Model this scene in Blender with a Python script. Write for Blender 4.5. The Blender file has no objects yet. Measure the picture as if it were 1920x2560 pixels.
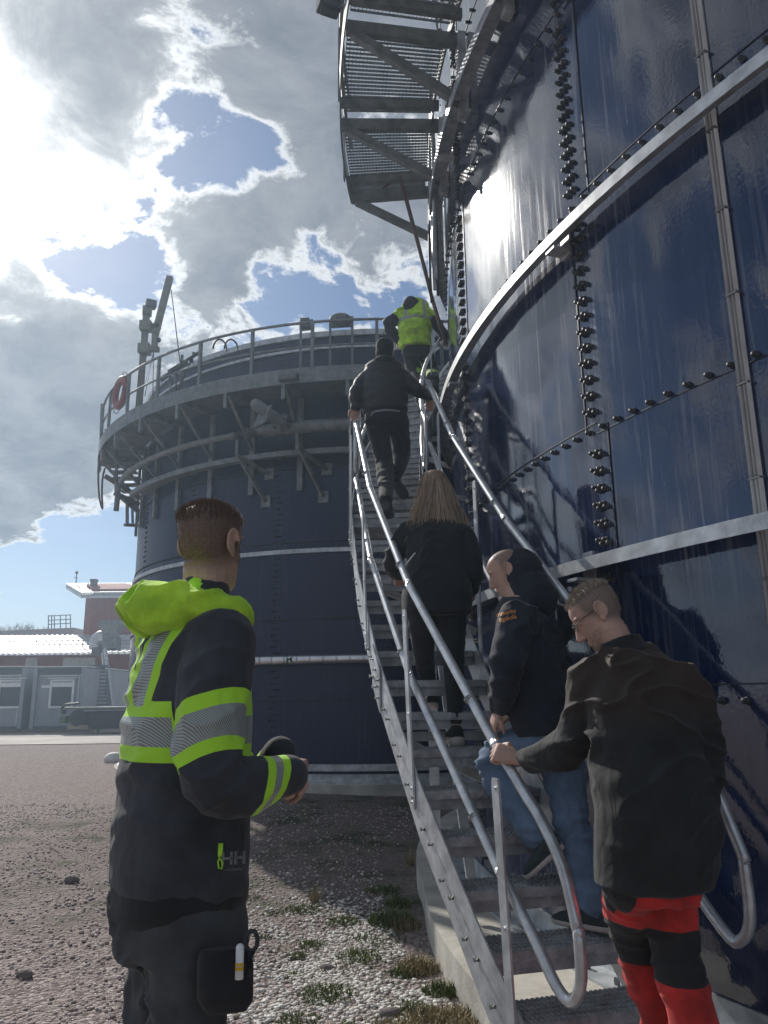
import bpy, bmesh, math, random
from mathutils import Vector, Matrix, noise
from math import sin, cos, pi, radians, hypot, atan2, sqrt
import numpy as np
random.seed(7)
def nvec(p):   # repeatable vector noise
    return Vector((noise.noise(p+Vector((31.4, 0, 0))), noise.noise(p+Vector((0, 47.2, 0))), noise.noise(p+Vector((0, 0, 59.1)))))
SC = bpy.context.scene
COL = SC.collection
# ---------------------------------------------------------------- camera
FPX, CXP, CYP = 1923.0, 960.0, 1280.0
PITCH, ROLL, CAMH = radians(13.43), radians(0.6), 1.4
_f = Vector((0, cos(PITCH), sin(PITCH))); _u0 = Vector((0, -sin(PITCH), cos(PITCH))); _r0 = Vector((1, 0, 0))
_r = _r0*cos(ROLL) - _u0*sin(ROLL); _u = _u0*cos(ROLL) + _r0*sin(ROLL)
CAM = Vector((0, 0, CAMH))
cd = bpy.data.cameras.new('camera'); cam = bpy.data.objects.new('camera', cd); COL.objects.link(cam)
m = Matrix((_r, _u, -_f)).transposed().to_4x4(); m.translation = CAM; cam.matrix_world = m
cd.sensor_fit = 'VERTICAL'; cd.sensor_height = 24; cd.lens = 24*FPX/2560; cd.clip_start = 0.05; cd.clip_end = 3000
SC.camera = cam
def ray(x, y): return _f + _r*((x-CXP)/FPX) + _u*((CYP-y)/FPX)
def at(x, y, Y=None, Z=None):
    v = ray(x, y); t = (Y/v.y) if Y is not None else ((Z-CAMH)/v.z)
    return CAM + v*t
def oncyl(x, y, c, R, far=False):
    v = ray(x, y); A = v.x*v.x+v.y*v.y; B = v.x*c[0]+v.y*c[1]; Cc = c[0]**2+c[1]**2-R*R
    D = max(0.0, B*B-A*Cc); t = (B+(sqrt(D) if far else -sqrt(D)))/A
    return CAM + v*t
# ---------------------------------------------------------------- world, sun
SUND = Vector((-0.427, 0.697, 0.576)).normalized()
SUN_EL = math.asin(SUND.z); SUN_AZ = atan2(SUND.x, SUND.y)
W = bpy.data.worlds.new('World'); SC.world = W; W.use_nodes = True
nt = W.node_tree; nt.nodes.clear()
class NB:
    def __init__(s, t): s.t = t
    def n(s, ty, **k):
        o = s.t.nodes.new(ty)
        for a, b in k.items(): setattr(o, a, b)
        return o
    def put(s, sock, v):
        if hasattr(v, 'is_linked') or hasattr(v, 'links'): s.t.links.new(v, sock)
        elif v is not None:
            try: sock.default_value = v
            except Exception: sock.default_value = (v[0], v[1], v[2], 1) if len(v) == 3 else v
    def math(s, op, a, b=None, c=None, clamp=False):
        o = s.n('ShaderNodeMath', operation=op); o.use_clamp = clamp
        s.put(o.inputs[0], a)
        if b is not None: s.put(o.inputs[1], b)
        if c is not None: s.put(o.inputs[2], c)
        return o.outputs[0]
    def vmath(s, op, a, b=None, out=0):
        o = s.n('ShaderNodeVectorMath', operation=op); s.put(o.inputs[0], a)
        if b is not None: s.put(o.inputs[1], b)
        return o.outputs[out]
    def mix(s, f, a, b, mode='MIX'):
        o = s.n('ShaderNodeMix', data_type='RGBA', blend_type=mode); s.put(o.inputs[0], f)
        s.put(o.inputs[6], a); s.put(o.inputs[7], b); return o.outputs[2]
    def rng(s, v, a, b, c=0., d=1., smooth=False):
        o = s.n('ShaderNodeMapRange'); o.interpolation_type = 'SMOOTHSTEP' if smooth else 'LINEAR'
        s.put(o.inputs[0], v); o.inputs[1].default_value = a; o.inputs[2].default_value = b
        o.inputs[3].default_value = c; o.inputs[4].default_value = d; return o.outputs[0]
    def noise(s, vec, scale, detail=4., rough=.55, dist=0., dim='3D'):
        o = s.n('ShaderNodeTexNoise', noise_dimensions=dim); s.put(o.inputs['Vector'], vec)
        o.inputs['Scale'].default_value = scale; o.inputs['Detail'].default_value = detail
        o.inputs['Roughness'].default_value = rough; o.inputs['Distortion'].default_value = dist
        return o.outputs[0]
    def mapping(s, vec, scale=(1, 1, 1), loc=(0, 0, 0), rot=(0, 0, 0)):
        o = s.n('ShaderNodeMapping'); s.put(o.inputs[0], vec); o.inputs[1].default_value = loc
        o.inputs[2].default_value = rot; o.inputs[3].default_value = scale; return o.outputs[0]
nb = NB(nt)
sky = nb.n('ShaderNodeTexSky', sky_type='NISHITA'); sky.sun_disc = False
sky.sun_elevation = SUN_EL; sky.sun_rotation = SUN_AZ; sky.dust_density = 0.4; sky.air_density = 1.0; sky.ozone_density = 2.0
D = nb.vmath('NORMALIZE', nb.n('ShaderNodeTexCoord').outputs['Generated'])
sx = nb.n('ShaderNodeSeparateXYZ'); nt.links.new(D, sx.inputs[0])
zz = nb.math('ADD', nb.math('MAXIMUM', sx.outputs[2], 0.0), 0.34)
cx_ = nb.n('ShaderNodeCombineXYZ')
nt.links.new(nb.math('DIVIDE', sx.outputs[0], zz), cx_.inputs[0]); nt.links.new(nb.math('DIVIDE', sx.outputs[1], zz), cx_.inputs[1])
PL = cx_.outputs[0]
W1 = nb.n('ShaderNodeTexNoise', noise_dimensions='3D'); nt.links.new(PL, W1.inputs['Vector']); W1.inputs['Scale'].default_value = 3.8; W1.inputs['Detail'].default_value = 3
WP = nb.vmath('ADD', PL, nb.vmath('MULTIPLY', nb.vmath('SUBTRACT', W1.outputs['Color'], (.5, .5, .5)), (.16, .16, .16)))
N1 = nb.noise(WP, 5.4, 14, .64, .1)
# cloud banks and gaps at fixed compass directions: (px, py, radius, amount)
LOBES = [(530,390,.060,-.34),(640,335,.040,-.25),(430,400,.05,-.12),(300,130,.07,.10),(470,60,.05,-.20),(480,170,.04,-.15),(230,640,.09,-.26),(60,640,.08,-.20),(330,700,.05,-.22),(760,690,.055,-.26),(660,760,.045,-.24),(770,600,.03,-.16),(820,780,.03,-.15),(380,830,.05,-.20),(640,690,.03,-.1),
         (180,1330,.07,-.22),(330,1300,.05,-.2),(120,1480,.10,-.34),(250,1500,.10,-.30),(60,1560,.08,-.2),(300,1440,.05,.20),(100,1400,.035,.16),(230,1390,.03,.16),(20,1330,.05,.16),
         (700,180,.10,.20),(880,120,.14,.16),(600,500,.075,.22),(500,560,.05,.12),(80,880,.11,.28),(60,1010,.12,.26),(230,1000,.07,.24),(60,1180,.08,.26),(200,1130,.06,.16),(300,1250,.04,.12),(850,480,.12,.10),(60,420,.12,.16),(30,200,.07,.16),(200,300,.07,.14),(300,240,.03,.1),(200,480,.08,.10),
         (450,620,.06,.10),(480,800,.06,.12),(560,700,.05,.06),(40,1160,.08,.14),(880,640,.06,.14),(-400,600,.35,.10),(300,-500,.5,.08),(1500,-200,.5,.06)]
def refl(px, py):   # sky direction mirrored by the tank wall at that point
    v = ray(px, py); p = oncyl(px, py, (8.356, 6.691), 7.7); n = Vector((p.x-8.356, p.y-6.691, 0)).normalized(); return (v-n*2*v.dot(n)).normalized()
S = None
RL = [(1650,760,.13,-.42),(1850,620,.10,-.35),(1420,1000,.06,-.2),(1480,60,.09,-.32),(1300,560,.05,-.18),(1700,960,.07,.12),(1600,420,.14,.08),(1350,860,.06,.1),(1240,1150,.05,.2),(1560,150,.05,.2),(1600,1130,.08,-.35),(1800,1250,.08,-.3)]
for (px, py, r_, a_) in LOBES+[(q[0]+9000, q[1], q[2], q[3]) for q in RL]:
    v = refl(px-9000, py) if px > 5000 else ray(px, py).normalized()
    d = nb.vmath('DISTANCE', D, tuple(v), out=1)
    g = nb.math('MULTIPLY', nb.math('EXPONENT', nb.math('MULTIPLY', nb.math('MULTIPLY', d, d), -1/(r_*r_))), a_)
    S = g if S is None else nb.math('ADD', S, g)
cval = nb.math('ADD', nb.math('MULTIPLY_ADD', N1, 2.6, -.80), S)
mask = nb.rng(cval, .37, .52, smooth=True)
thick = nb.rng(cval, .46, .66, smooth=True)
sd = nb.math('ADD', nb.vmath('DISTANCE', D, tuple(SUND), out=1), nb.math('MULTIPLY', nb.math('SUBTRACT', cval, .62), .16)); sd = nb.math('MAXIMUM', sd, 0.0)
glow = nb.math('EXPONENT', nb.math('MULTIPLY', nb.math('MULTIPLY', sd, sd), nb.rng(cval, .4, .8, -1/(.15*.15), -1/(.11*.11))))
glow2 = nb.math('EXPONENT', nb.math('MULTIPLY', sd, -1/.17))
fine = nb.noise(WP, 7, 8, .66, .2)
edge = nb.mix(thick, (6.6, 6.9, 7.2), (1.25, 1.52, 2.0))
edge = nb.mix(nb.math('MULTIPLY', nb.rng(fine, .36, .66, 0, .75), nb.rng(cval, .5, .66, 1, .3)), edge, (7.6, 7.8, 8.0))
edge = nb.mix(nb.math('MULTIPLY', glow2, .5, clamp=True), edge, (11, 11, 10.8))
cl = nb.mix(glow, edge, (26, 26, 25), 'MIX')
skyc = nb.mix(1.0, sky.outputs[0], nb.mix(glow2, (.50, .56, .64), (.75, .75, .75)), 'MULTIPLY')
tot = nb.mix(mask, skyc, cl)
tot = nb.mix(nb.rng(sx.outputs[2], .02, .16, .5, 0.), tot, (4.2, 5.0, 6.4))
bg = nb.n('ShaderNodeBackground'); nt.links.new(tot, bg.inputs[0]); bg.inputs[1].default_value = 0.10
wo = nb.n('ShaderNodeOutputWorld'); nt.links.new(bg.outputs[0], wo.inputs[0])
sl = bpy.data.lights.new('sun', 'SUN'); sl.energy = 4.0; sl.angle = radians(.5); sl.color = (1, .95, .87)
so = bpy.data.objects.new('sun', sl); COL.objects.link(so); so.rotation_euler = SUND.to_track_quat('Z', 'Y').to_euler()
SC.view_settings.view_transform = 'Standard'; SC.view_settings.look = 'None'; SC.view_settings.gamma = 1
SC.view_settings.exposure = 0.15
SC.cycles.max_bounces = 6; SC.cycles.use_denoising = True
# ---------------------------------------------------------------- object helpers
def tag(o, label=None, cat=None, group=None, kind=None):
    if label: o['label'] = label
    if cat: o['category'] = cat
    if group: o['group'] = group
    if kind: o['kind'] = kind
    return o
def thing(name, label, cat, loc=(0, 0, 0), group=None):
    o = bpy.data.objects.new(name, None); COL.objects.link(o); o.location = loc; o.empty_display_size = .2
    return tag(o, label, cat, group)
def frame(d, up=Vector((0, 0, 1))):
    d = d.normalized()
    if abs(d.dot(up)) > .999: up = Vector((0, 1, 0))
    s = d.cross(up).normalized(); return s, s.cross(d).normalized()
class MB:
    def __init__(s): s.v = []; s.f = []; s.sm = []
    def add(s, vs, fs, smooth=False):
        b = len(s.v); s.v += [tuple(v) for v in vs]; s.f += [tuple(i+b for i in f) for f in fs]; s.sm += [smooth]*len(fs); return s
    def hexa(s, c):  # 8 corners bottom 4 ccw, top 4 ccw
        return s.add(c, [(3, 2, 1, 0), (4, 5, 6, 7), (0, 1, 5, 4), (1, 2, 6, 5), (2, 3, 7, 6), (3, 0, 4, 7)])
    def box(s, c, size, rz=0.):
        hx, hy, hz = size[0]/2, size[1]/2, size[2]/2; ca, sa = cos(rz), sin(rz)
        return s.hexa([(c[0]+x*ca-y*sa, c[1]+x*sa+y*ca, c[2]+z) for z in (-hz, hz) for x, y in ((-hx, -hy), (hx, -hy), (hx, hy), (-hx, hy))])
    def obox(s, c, ax, ay, az):  # half-axis vectors
        c = Vector(c); return s.hexa([c+az*z+ax*x+ay*y for z in (-1, 1) for x, y in ((-1, -1), (1, -1), (1, 1), (-1, 1))])
    def bar(s, p0, p1, w, h, up=Vector((0, 0, 1))):
        p0, p1 = Vector(p0), Vector(p1); a, b = frame(p1-p0, Vector(up)); a = a*w/2; b = b*h/2
        return s.hexa([p-0*a+x*a+y*b for p in (p0, p1) for x, y in ((1, -1), (-1, -1), (-1, 1), (1, 1))])
    def tube(s, pts, r, n=10, closed=False, cap=True):
        pts = [Vector(p) for p in pts]; N = len(pts); rs = r if isinstance(r, (list, tuple)) else [r]*N
        vs = []; fs = []; up = None
        for i, p in enumerate(pts):
            a = pts[(i-1) % N] if (i > 0 or closed) else p; b = pts[(i+1) % N] if (i < N-1 or closed) else p
            t = (b-a).normalized()
            if up is None: s1, s2 = frame(t)
            else: s1 = (up-t*up.dot(t)).normalized(); s2 = t.cross(s1)
            up = s1
            for j in range(n):
                q = 2*pi*j/n; vs.append(p+(s1*cos(q)+s2*sin(q))*rs[i])
        M = N if closed else N-1
        for i in range(M):
            for j in range(n):
                a = i*n+j; b = i*n+(j+1) % n; c = ((i+1) % N)*n+(j+1) % n; d = ((i+1) % N)*n+j; fs.append((a, b, c, d))
        s.add(vs, fs, True)
        if cap and not closed:
            b0 = len(s.v)-N*n; s.f.append(tuple(b0+j for j in range(n))[::-1]); s.sm.append(False)
            s.f.append(tuple(b0+(N-1)*n+j for j in range(n))); s.sm.append(False)
        return s
    def cyl(s, p0, p1, r, n=14): return s.tube([p0, p1], r, n)
    def arc(s, c, r0, r1, z0, z1, t0, t1, n):  # ring segment solid
        full = abs(abs(t1-t0)-2*pi) < 1e-6
        vs = []; K = n if full else n+1
        for i in range(K):
            t = t0+(t1-t0)*i/n
            for r, z in ((r0, z0), (r1, z0), (r1, z1), (r0, z1)): vs.append((c[0]+r*cos(t), c[1]+r*sin(t), z))
        fs = []
        for i in range(n):
            a = i*4; b = ((i+1) % K)*4
            for j in range(4): fs.append((a+j, a+(j+1) % 4, b+(j+1) % 4, b+j))
        if not full: fs += [(3, 2, 1, 0), tuple(n*4+j for j in range(4))]
        return s.add(vs, fs, False)
    def prism(s, poly, axis):  # polygon (3D pts) extruded by vector
        n = len(poly); a = [Vector(p) for p in poly]; b = [p+Vector(axis) for p in a]
        return s.add(a+b, [tuple(range(n))[::-1], tuple(range(n, 2*n))]+[(i, (i+1) % n, n+(i+1) % n, n+i) for i in range(n)])
    def loft(s, rings, cap=True, smooth=True):
        n = len(rings[0]); vs = [p for r in rings for p in r]; fs = []
        for i in range(len(rings)-1):
            for j in range(n): fs.append((i*n+j, i*n+(j+1) % n, (i+1)*n+(j+1) % n, (i+1)*n+j))
        if cap: fs += [tuple(range(n))[::-1], tuple((len(rings)-1)*n+j for j in range(n))]
        return s.add(vs, fs, smooth)
    def ball(s, c, r, n=12, m_=8, R=None):
        c = Vector(c); rx, ry, rz = r if isinstance(r, (tuple, list)) else (r, r, r); vs = []; fs = []
        for i in range(1, m_):
            ph = pi*i/m_
            for j in range(n):
                q = Vector((rx*sin(ph)*cos(2*pi*j/n), ry*sin(ph)*sin(2*pi*j/n), rz*cos(ph)))
                vs.append(c+((R@q) if R else q))
        top = Vector((0, 0, rz)); vs.append(c+((R@top) if R else top)); vs.append(c-((R@top) if R else top))
        for i in range(m_-2):
            for j in range(n): fs.append((i*n+j, (i+1)*n+j, (i+1)*n+(j+1) % n, i*n+(j+1) % n))
        t = len(vs)-2
        for j in range(n): fs.append((t, j, (j+1) % n)); fs.append((t+1, (m_-2)*n+(j+1) % n, (m_-2)*n+j))
        return s.add(vs, fs, True)
    def mesh(s, name, mat, off=Vector((0, 0, 0))):
        me = bpy.data.meshes.new(name); me.from_pydata([(v[0]-off[0], v[1]-off[1], v[2]-off[2]) for v in s.v], [], s.f)
        me.polygons.foreach_set('use_smooth', s.sm); me.materials.append(mat)
        bm = bmesh.new(); bm.from_mesh(me); bmesh.ops.recalc_face_normals(bm, faces=bm.faces); bm.to_mesh(me); bm.free()
        return me
    def build(s, name, mat, parent=None, bevel=0):
        off = wloc(parent) if parent else Vector((0, 0, 0))
        o = bpy.data.objects.new(name, s.mesh(name, mat, off)); COL.objects.link(o); o.parent = parent
        if bevel:
            b = o.modifiers.new('bevel', 'BEVEL'); b.width = bevel; b.segments = 2; b.limit_method = 'ANGLE'
        return o
def wloc(o):
    v = Vector((0, 0, 0))
    while o is not None: v = v+o.location; o = o.parent
    return v
def put(mesh, name, loc, rot=(0, 0, 0), parent=None, scale=None):
    o = bpy.data.objects.new(name, mesh); COL.objects.link(o)
    o.parent = parent; o.location = Vector(loc)-(wloc(parent) if parent else Vector((0, 0, 0))); o.rotation_euler = rot
    if scale: o.scale = scale
    return o
# ---------------------------------------------------------------- materials
def mat(name, col, rough=.6, metal=0., var=.15, nscale=6., bump=0., bscale=40., col2=None, stretch=(1, 1, 1), coat=0., spec=.5, detail=5.):
    m = bpy.data.materials.new(name); m.use_nodes = True; t = m.node_tree; b = NB(t); p = t.nodes['Principled BSDF']
    oc = b.n('ShaderNodeTexCoord').outputs['Object']; mp = b.mapping(oc, scale=stretch)
    n = b.noise(mp, nscale, detail, .6)
    c2 = col2 if col2 else tuple(min(1, c*(1+var*2)) for c in col); c1 = tuple(c*(1-var) for c in col)
    t.links.new(b.mix(b.rng(n, .35, .68), c1, c2), p.inputs['Base Color'])
    p.inputs['Roughness'].default_value = rough; p.inputs['Metallic'].default_value = metal
    p.inputs['Specular IOR Level'].default_value = spec; p.inputs['Coat Weight'].default_value = coat
    if bump:
        bn = b.n('ShaderNodeBump'); bn.inputs['Distance'].default_value = bump; t.links.new(b.noise(mp, bscale, 5, .6), bn.inputs['Height'])
        t.links.new(bn.outputs[0], p.inputs['Normal'])
    m['nb'] = 0
    return m
def fabric(name, col, bump=.012, bscale=7., weave=.0006, rough=.92, var=.3, sheen=.10):
    m = mat(name, col, rough=rough, var=var, nscale=9)
    t = m.node_tree; b = NB(t); p = t.nodes['Principled BSDF']; oc = b.n('ShaderNodeTexCoord').outputs['Object']
    mp = b.mapping(oc, scale=(1, 1, .75)); wr = b.noise(mp, bscale, 3, .5, .6)
    b1 = b.n('ShaderNodeBump'); b1.inputs['Distance'].default_value = bump; t.links.new(wr, b1.inputs['Height'])
    b2 = b.n('ShaderNodeBump'); b2.inputs['Distance'].default_value = weave; t.links.new(b.noise(oc, 420, 2, .7), b2.inputs['Height'])
    t.links.new(b1.outputs[0], b2.inputs['Normal']); t.links.new(b2.outputs[0], p.inputs['Normal'])
    p.inputs['Sheen Weight'].default_value = sheen; p.inputs['Sheen Roughness'].default_value = .5
    return m
GALV = mat('galvanised_steel', (.42, .44, .46), rough=.45, metal=.45, var=.22, nscale=9, bump=.0008, bscale=60, detail=8)
GALVR = mat('galvanised_tube', (.50, .52, .54), rough=.30, metal=.6, var=.15, nscale=14)
GALVD = mat('weathered_steel', (.17, .18, .18), rough=.6, metal=.5, var=.2, nscale=8)
CONC = mat('concrete', (.42, .40, .36), rough=.9, var=.18, nscale=3, bump=.004, bscale=30, detail=9)
DARK = mat('dark_rubber', (.03, .033, .038), rough=.55, var=.2)
SEAM = mat('seam_sealant', (.012, .014, .03), rough=.5)
WHITEP = mat('white_paint', (.72, .73, .74), rough=.5, var=.06)
GREYP = mat('grey_panel', (.27, .30, .34), rough=.5, var=.06, nscale=2)
DGREY = mat('dark_grey_paint', (.07, .08, .09), rough=.5)
REDW = mat('red_cladding', (.24, .065, .05), rough=.8, var=.15, nscale=3)
REDO = mat('orange_red_plastic', (.22, .03, .02), rough=.5)
GLASS = mat('window_glass', (.04, .05, .06), rough=.08, var=.1, nscale=1.5)
HOSE = mat('red_brown_hose', (.12, .045, .045), rough=.5)
GREEN = mat('green_tape', (.02, .20, .10), rough=.5)
FOIL = mat('pipe_cladding', (.62, .63, .64), rough=.33, metal=.9, var=.1)
CND = mat('grey_conduit', (.68, .71, .74), rough=.35, metal=.35, var=.06)
def tank_mat(name, base, rough, streak, sc=1., frost=0., coatw=1.):
    m = bpy.data.materials.new(name); m.use_nodes = True; t = m.node_tree; b = NB(t); p = t.nodes['Principled BSDF']
    oc = b.n('ShaderNodeTexCoord').outputs['Object']
    s1 = b.noise(b.mapping(oc, scale=(30*sc, 30*sc, 1.1)), 1, 6, .62, .15)
    s2 = b.noise(b.mapping(oc, scale=(1.3, 1.3, .6)), 1, 3, .5)
    s3 = b.noise(b.mapping(oc, scale=(90, 90, 9)), 1, 3, .6)
    st = b.math('MULTIPLY', b.rng(s1, .52, .80), b.rng(s2, .35, .65))
    sp = b.math('MULTIPLY', b.rng(s3, .66, .80), b.rng(s1, .40, .62))
    st = b.math('ADD', st, b.math('MULTIPLY', sp, .8), clamp=True)
    dust_veil = b.rng(b.noise(b.mapping(oc, scale=(5, 5, .8)), 1, 5, .6), .3, .75, 0, .22+frost)  # dust film, raised so its pale colour also paints a hazy veil
    tt = b.math('MULTIPLY', st, streak, clamp=True)
    c = b.mix(dust_veil, base, (.10, .12, .17)); c = b.mix(tt, c, (.34, .36, .38))
    t.links.new(c, p.inputs['Base Color'])
    t.links.new(b.math('ADD', b.math('MULTIPLY', tt, .4), rough+.10, clamp=True), p.inputs['Roughness']); p.inputs['Coat Weight'].default_value = coatw; p.inputs['Coat IOR'].default_value = 1.8
    t.links.new(b.math('ADD', b.math('MULTIPLY', tt, .45), rough, clamp=True), p.inputs['Coat Roughness'])
    p.inputs['IOR'].default_value = 1.5; p.inputs['Specular IOR Level'].default_value = .05
    bn = b.n('ShaderNodeBump'); bn.inputs['Distance'].default_value = .012; t.links.new(b.noise(b.mapping(oc, scale=(1, 1, .5)), 1.6, 2, .5), bn.inputs['Height'])
    b2 = b.n('ShaderNodeBump'); b2.inputs['Distance'].default_value = .00035; t.links.new(b.noise(oc, 55, 2, .5), b2.inputs['Height'])
    t.links.new(bn.outputs[0], b2.inputs['Normal']); t.links.new(b2.outputs[0], p.inputs['Normal']); t.links.new(b2.outputs[0], p.inputs['Coat Normal'])
    return m
TANK = tank_mat('blue_enamel', (.006, .013, .055), .032, .55)
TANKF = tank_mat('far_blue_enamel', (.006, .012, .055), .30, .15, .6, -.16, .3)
GALVF = mat('shaded_galvanised', (.17, .185, .195), rough=.6, metal=.3, var=.2, nscale=9)  # galvanised steel darkened, backlit shade put into its colour
GREYF = mat('shaded_grey_steel', (.10, .11, .12), rough=.6)  # grey steel with the backlit shade put into its colour too
# ================================================================ GROUND
def ground_mat():
    m = bpy.data.materials.new('gravel'); m.use_nodes = True; t = m.node_tree; b = NB(t); p = t.nodes['Principled BSDF']
    oc = b.n('ShaderNodeTexCoord').outputs['Object']
    vo = b.n('ShaderNodeTexVoronoi'); vo.inputs['Scale'].default_value = 38; t.links.new(oc, vo.inputs['Vector'])
    v2 = b.n('ShaderNodeTexVoronoi'); v2.inputs['Scale'].default_value = 95; t.links.new(oc, v2.inputs['Vector'])
    sc_ = b.n('ShaderNodeSeparateColor'); t.links.new(vo.outputs['Color'], sc_.inputs[0])
    s2 = b.n('ShaderNodeSeparateColor'); t.links.new(v2.outputs['Color'], s2.inputs[0])
    c = b.mix(sc_.outputs[0], (.115, .092, .088), (.55, .475, .455))
    c = b.mix(b.rng(s2.outputs[1], 0, 1, 0, .6), c, (.20, .15, .14))
    c = b.mix(b.math('GREATER_THAN', s2.outputs[0], .965), c, (.6, .57, .52))
    big = b.noise(oc, .45, 4, .6)
    c = b.mix(b.rng(big, .4, .62, 0, .5), c, (.33, .265, .25))
    # darker soil and moss near the tank
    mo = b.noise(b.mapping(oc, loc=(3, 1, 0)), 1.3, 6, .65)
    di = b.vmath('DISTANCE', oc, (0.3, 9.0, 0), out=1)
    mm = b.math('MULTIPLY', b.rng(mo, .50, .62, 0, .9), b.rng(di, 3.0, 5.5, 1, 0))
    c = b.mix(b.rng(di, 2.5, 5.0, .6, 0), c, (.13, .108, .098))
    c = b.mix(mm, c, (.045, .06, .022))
    t.links.new(c, p.inputs['Base Color']); p.inputs['Roughness'].default_value = .95; p.inputs['Specular IOR Level'].default_value = .25
    h = b.math('ADD', b.math('MULTIPLY', vo.outputs['Distance'], -.028), b.math('MULTIPLY', v2.outputs['Distance'], -.014))
    h = b.math('ADD', h, b.math('MULTIPLY', b.noise(oc, 5, 5, .6), .05))
    bn = b.n('ShaderNodeBump'); bn.inputs['Distance'].default_value = 1.0; bn.inputs['Strength'].default_value = .8; t.links.new(h, bn.inputs['Height']); t.links.new(bn.outputs[0], p.inputs['Normal'])
    return m
def gz(x, y):
    d = hypot(x-8.356, y-6.691)
    return -.10*max(0, min(1, (11.5-d)/2.6)) + .012*noise.noise(Vector((x*1.3, y*1.3, 0))) if d < 30 else 0.
def build_ground():
    xs = sorted(set([-600, -200, -80, -40]+[-20+.5*i for i in range(64)]+[16, 30, 80, 200, 600])); ys = sorted(set([-200, -60, -20]+[-8+.5*i for i in range(60)]+[24, 30, 40, 60, 100, 200, 900]))
    b = MB(); n = len(ys)
    vs = [(x, y, gz(x, y) if abs(x) < 19 and -7 < y < 21 else 0) for x in xs for y in ys]
    fs = [(i*n+j, (i+1)*n+j, (i+1)*n+j+1, i*n+j+1) for i in range(len(xs)-1) for j in range(n-1)]
    b.add(vs, fs, True); tag(b.build('ground', ground_mat()), kind='structure')
build_ground()
ROADM = mat('road_concrete', (.40, .37, .34), rough=.9, var=.15, nscale=.5)
b = MB(); b.add([(-60, 23.5, .02), (-6.0, 25.5, .02), (-3, 25, .02), (14, 24.5, .02), (16, 33, .02), (-60, 31, .02)], [(0, 1, 2, 3, 4, 5)]); tag(b.build('road', ROADM), kind='structure')
# ================================================================ MAIN TANK
TC = (8.356, 6.691); TR = 7.7
def pol(c, r, t, z): return Vector((c[0]+r*cos(t), c[1]+r*sin(t), z))
slab = MB()
def slab_r(t): return 8.42-.30*max(0, min(1, (3.50-t)/.28))
slab.loft([[pol(TC, 5.0, t, -.4), pol(TC, slab_r(t), t, -.4), pol(TC, slab_r(t), t, .08), pol(TC, 5.0, t, .08)] for t in [2*pi*i/200 for i in range(200)]]+[[pol(TC, 5.0, 0, -.4), pol(TC, slab_r(0), 0, -.4), pol(TC, slab_r(0), 0, .08), pol(TC, 5.0, 0, .08)]], False, False)
tag(slab.build('foundation_slab', CONC), kind='structure')
tank = thing('storage_tank', 'large glossy dark blue bolted steel tank filling the right side', 'tank', (TC[0], TC[1], .08))
sh = MB(); N = 240
sh.add([tuple(pol(TC, TR, 2*pi*i/N, z)) for z in (.08, 9.9) for i in range(N)], [(i, (i+1) % N, N+(i+1) % N, N+i) for i in range(N)], True)
sh.build('wall', TANK, tank)
rf = MB(); rf.add([tuple(pol(TC, TR+.08, 2*pi*i/96, 9.9)) for i in range(96)]+[(TC[0], TC[1], 11.2)], [(i, (i+1) % 96, 96) for i in range(96)], True); rf.build('roof', GREYP, tank)
T0, T1 = 2.85, 4.35
g = MB()
def angle_ring(z, r=TR+.13, h=.10):
    b = MB(); b.arc(TC, r-.008, r, z-h/2, z+h/2, T0, T1, 80); b.arc(TC, TR+.03, r-.008, z+h/2-.008, z+h/2, T0, T1, 80)
    b.build('wind_girder', GALV, tank)
angle_ring(4.0, h=.068); angle_ring(2.05, h=.068); angle_ring(6.2, TR+.17, .09)
b = MB(); b.arc(TC, TR+.002, TR+.014, .08, .20, T0, T1, 80); b.arc(TC, TR+.014, TR+.16, .08, .094, T0, T1, 80)
b.build('base_ring', GALV, tank)
for zc, rr in ((4.0, .13), (2.05, .13), (6.2, .17)):
    for i in range(-1, 4):
        br = MB()
        t = 3.505-.018+i*.2618; s_ = Vector((-sin(t), cos(t), 0))*.045
        br.obox(pol(TC, TR+rr/2, t, zc-.065), pol((0, 0), rr/2, t, 0), s_, Vector((0, 0, .008)))
        br.obox(pol(TC, TR+.012, t, zc-.0), pol((0, 0), .010, t, 0), s_, Vector((0, 0, .09)))
        br.build('girder_bracket', GALV, tank)
se = MB()
PIT = .2618
for k in range(1, 7):
    z = 1.4*k
    for i in range(-3, 5):
        ta = 3.505+i*PIT; off = (.032 if (i+k) % 2 else -.032) if k != 1 else .032
        se.arc(TC, TR+.0005, TR+.005, z-.0035+off, z+.0035+off, ta, ta+PIT, 10)
for i in range(-2, 4):
    for k in range(0, 7):
        t = 3.505+i*PIT+(.006 if (k % 2) else -.006)*2; dt = .0006
        se.arc(TC, TR+.0008, TR+.0055, max(.09, 1.4*k), 1.4*(k+1), t-dt, t+dt, 1)
se.build('panel_seam', SEAM, tank)
bolts = []
for k in range(1, 7):
    z = 1.395*k+(.0 if k > 1 else -.03)
    for i in range(-40, 50): bolts.append((3.505+.0157*(i+.5), z))
for i in range(-1, 4):
    tc = 3.505+i*PIT
    for k in range(0, 7):
        nrow = 14 if k >= 3 else 13
        for j in range(nrow):
            z = 1.4*k+.10+j*(1.25/nrow)
            if z < .2: continue
            if k >= 3:
                for o in (-.0115, -.0065, -.0015): bolts.append((tc+o-.002, z))
            else:
                for o, dz in ((-.0135, .012), (-.0095, -.012), (-.0065, .008), (-.0025, -.014)): bolts.append((tc+o+.004+(.004 if k < 2 else 0), z+dz))
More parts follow.
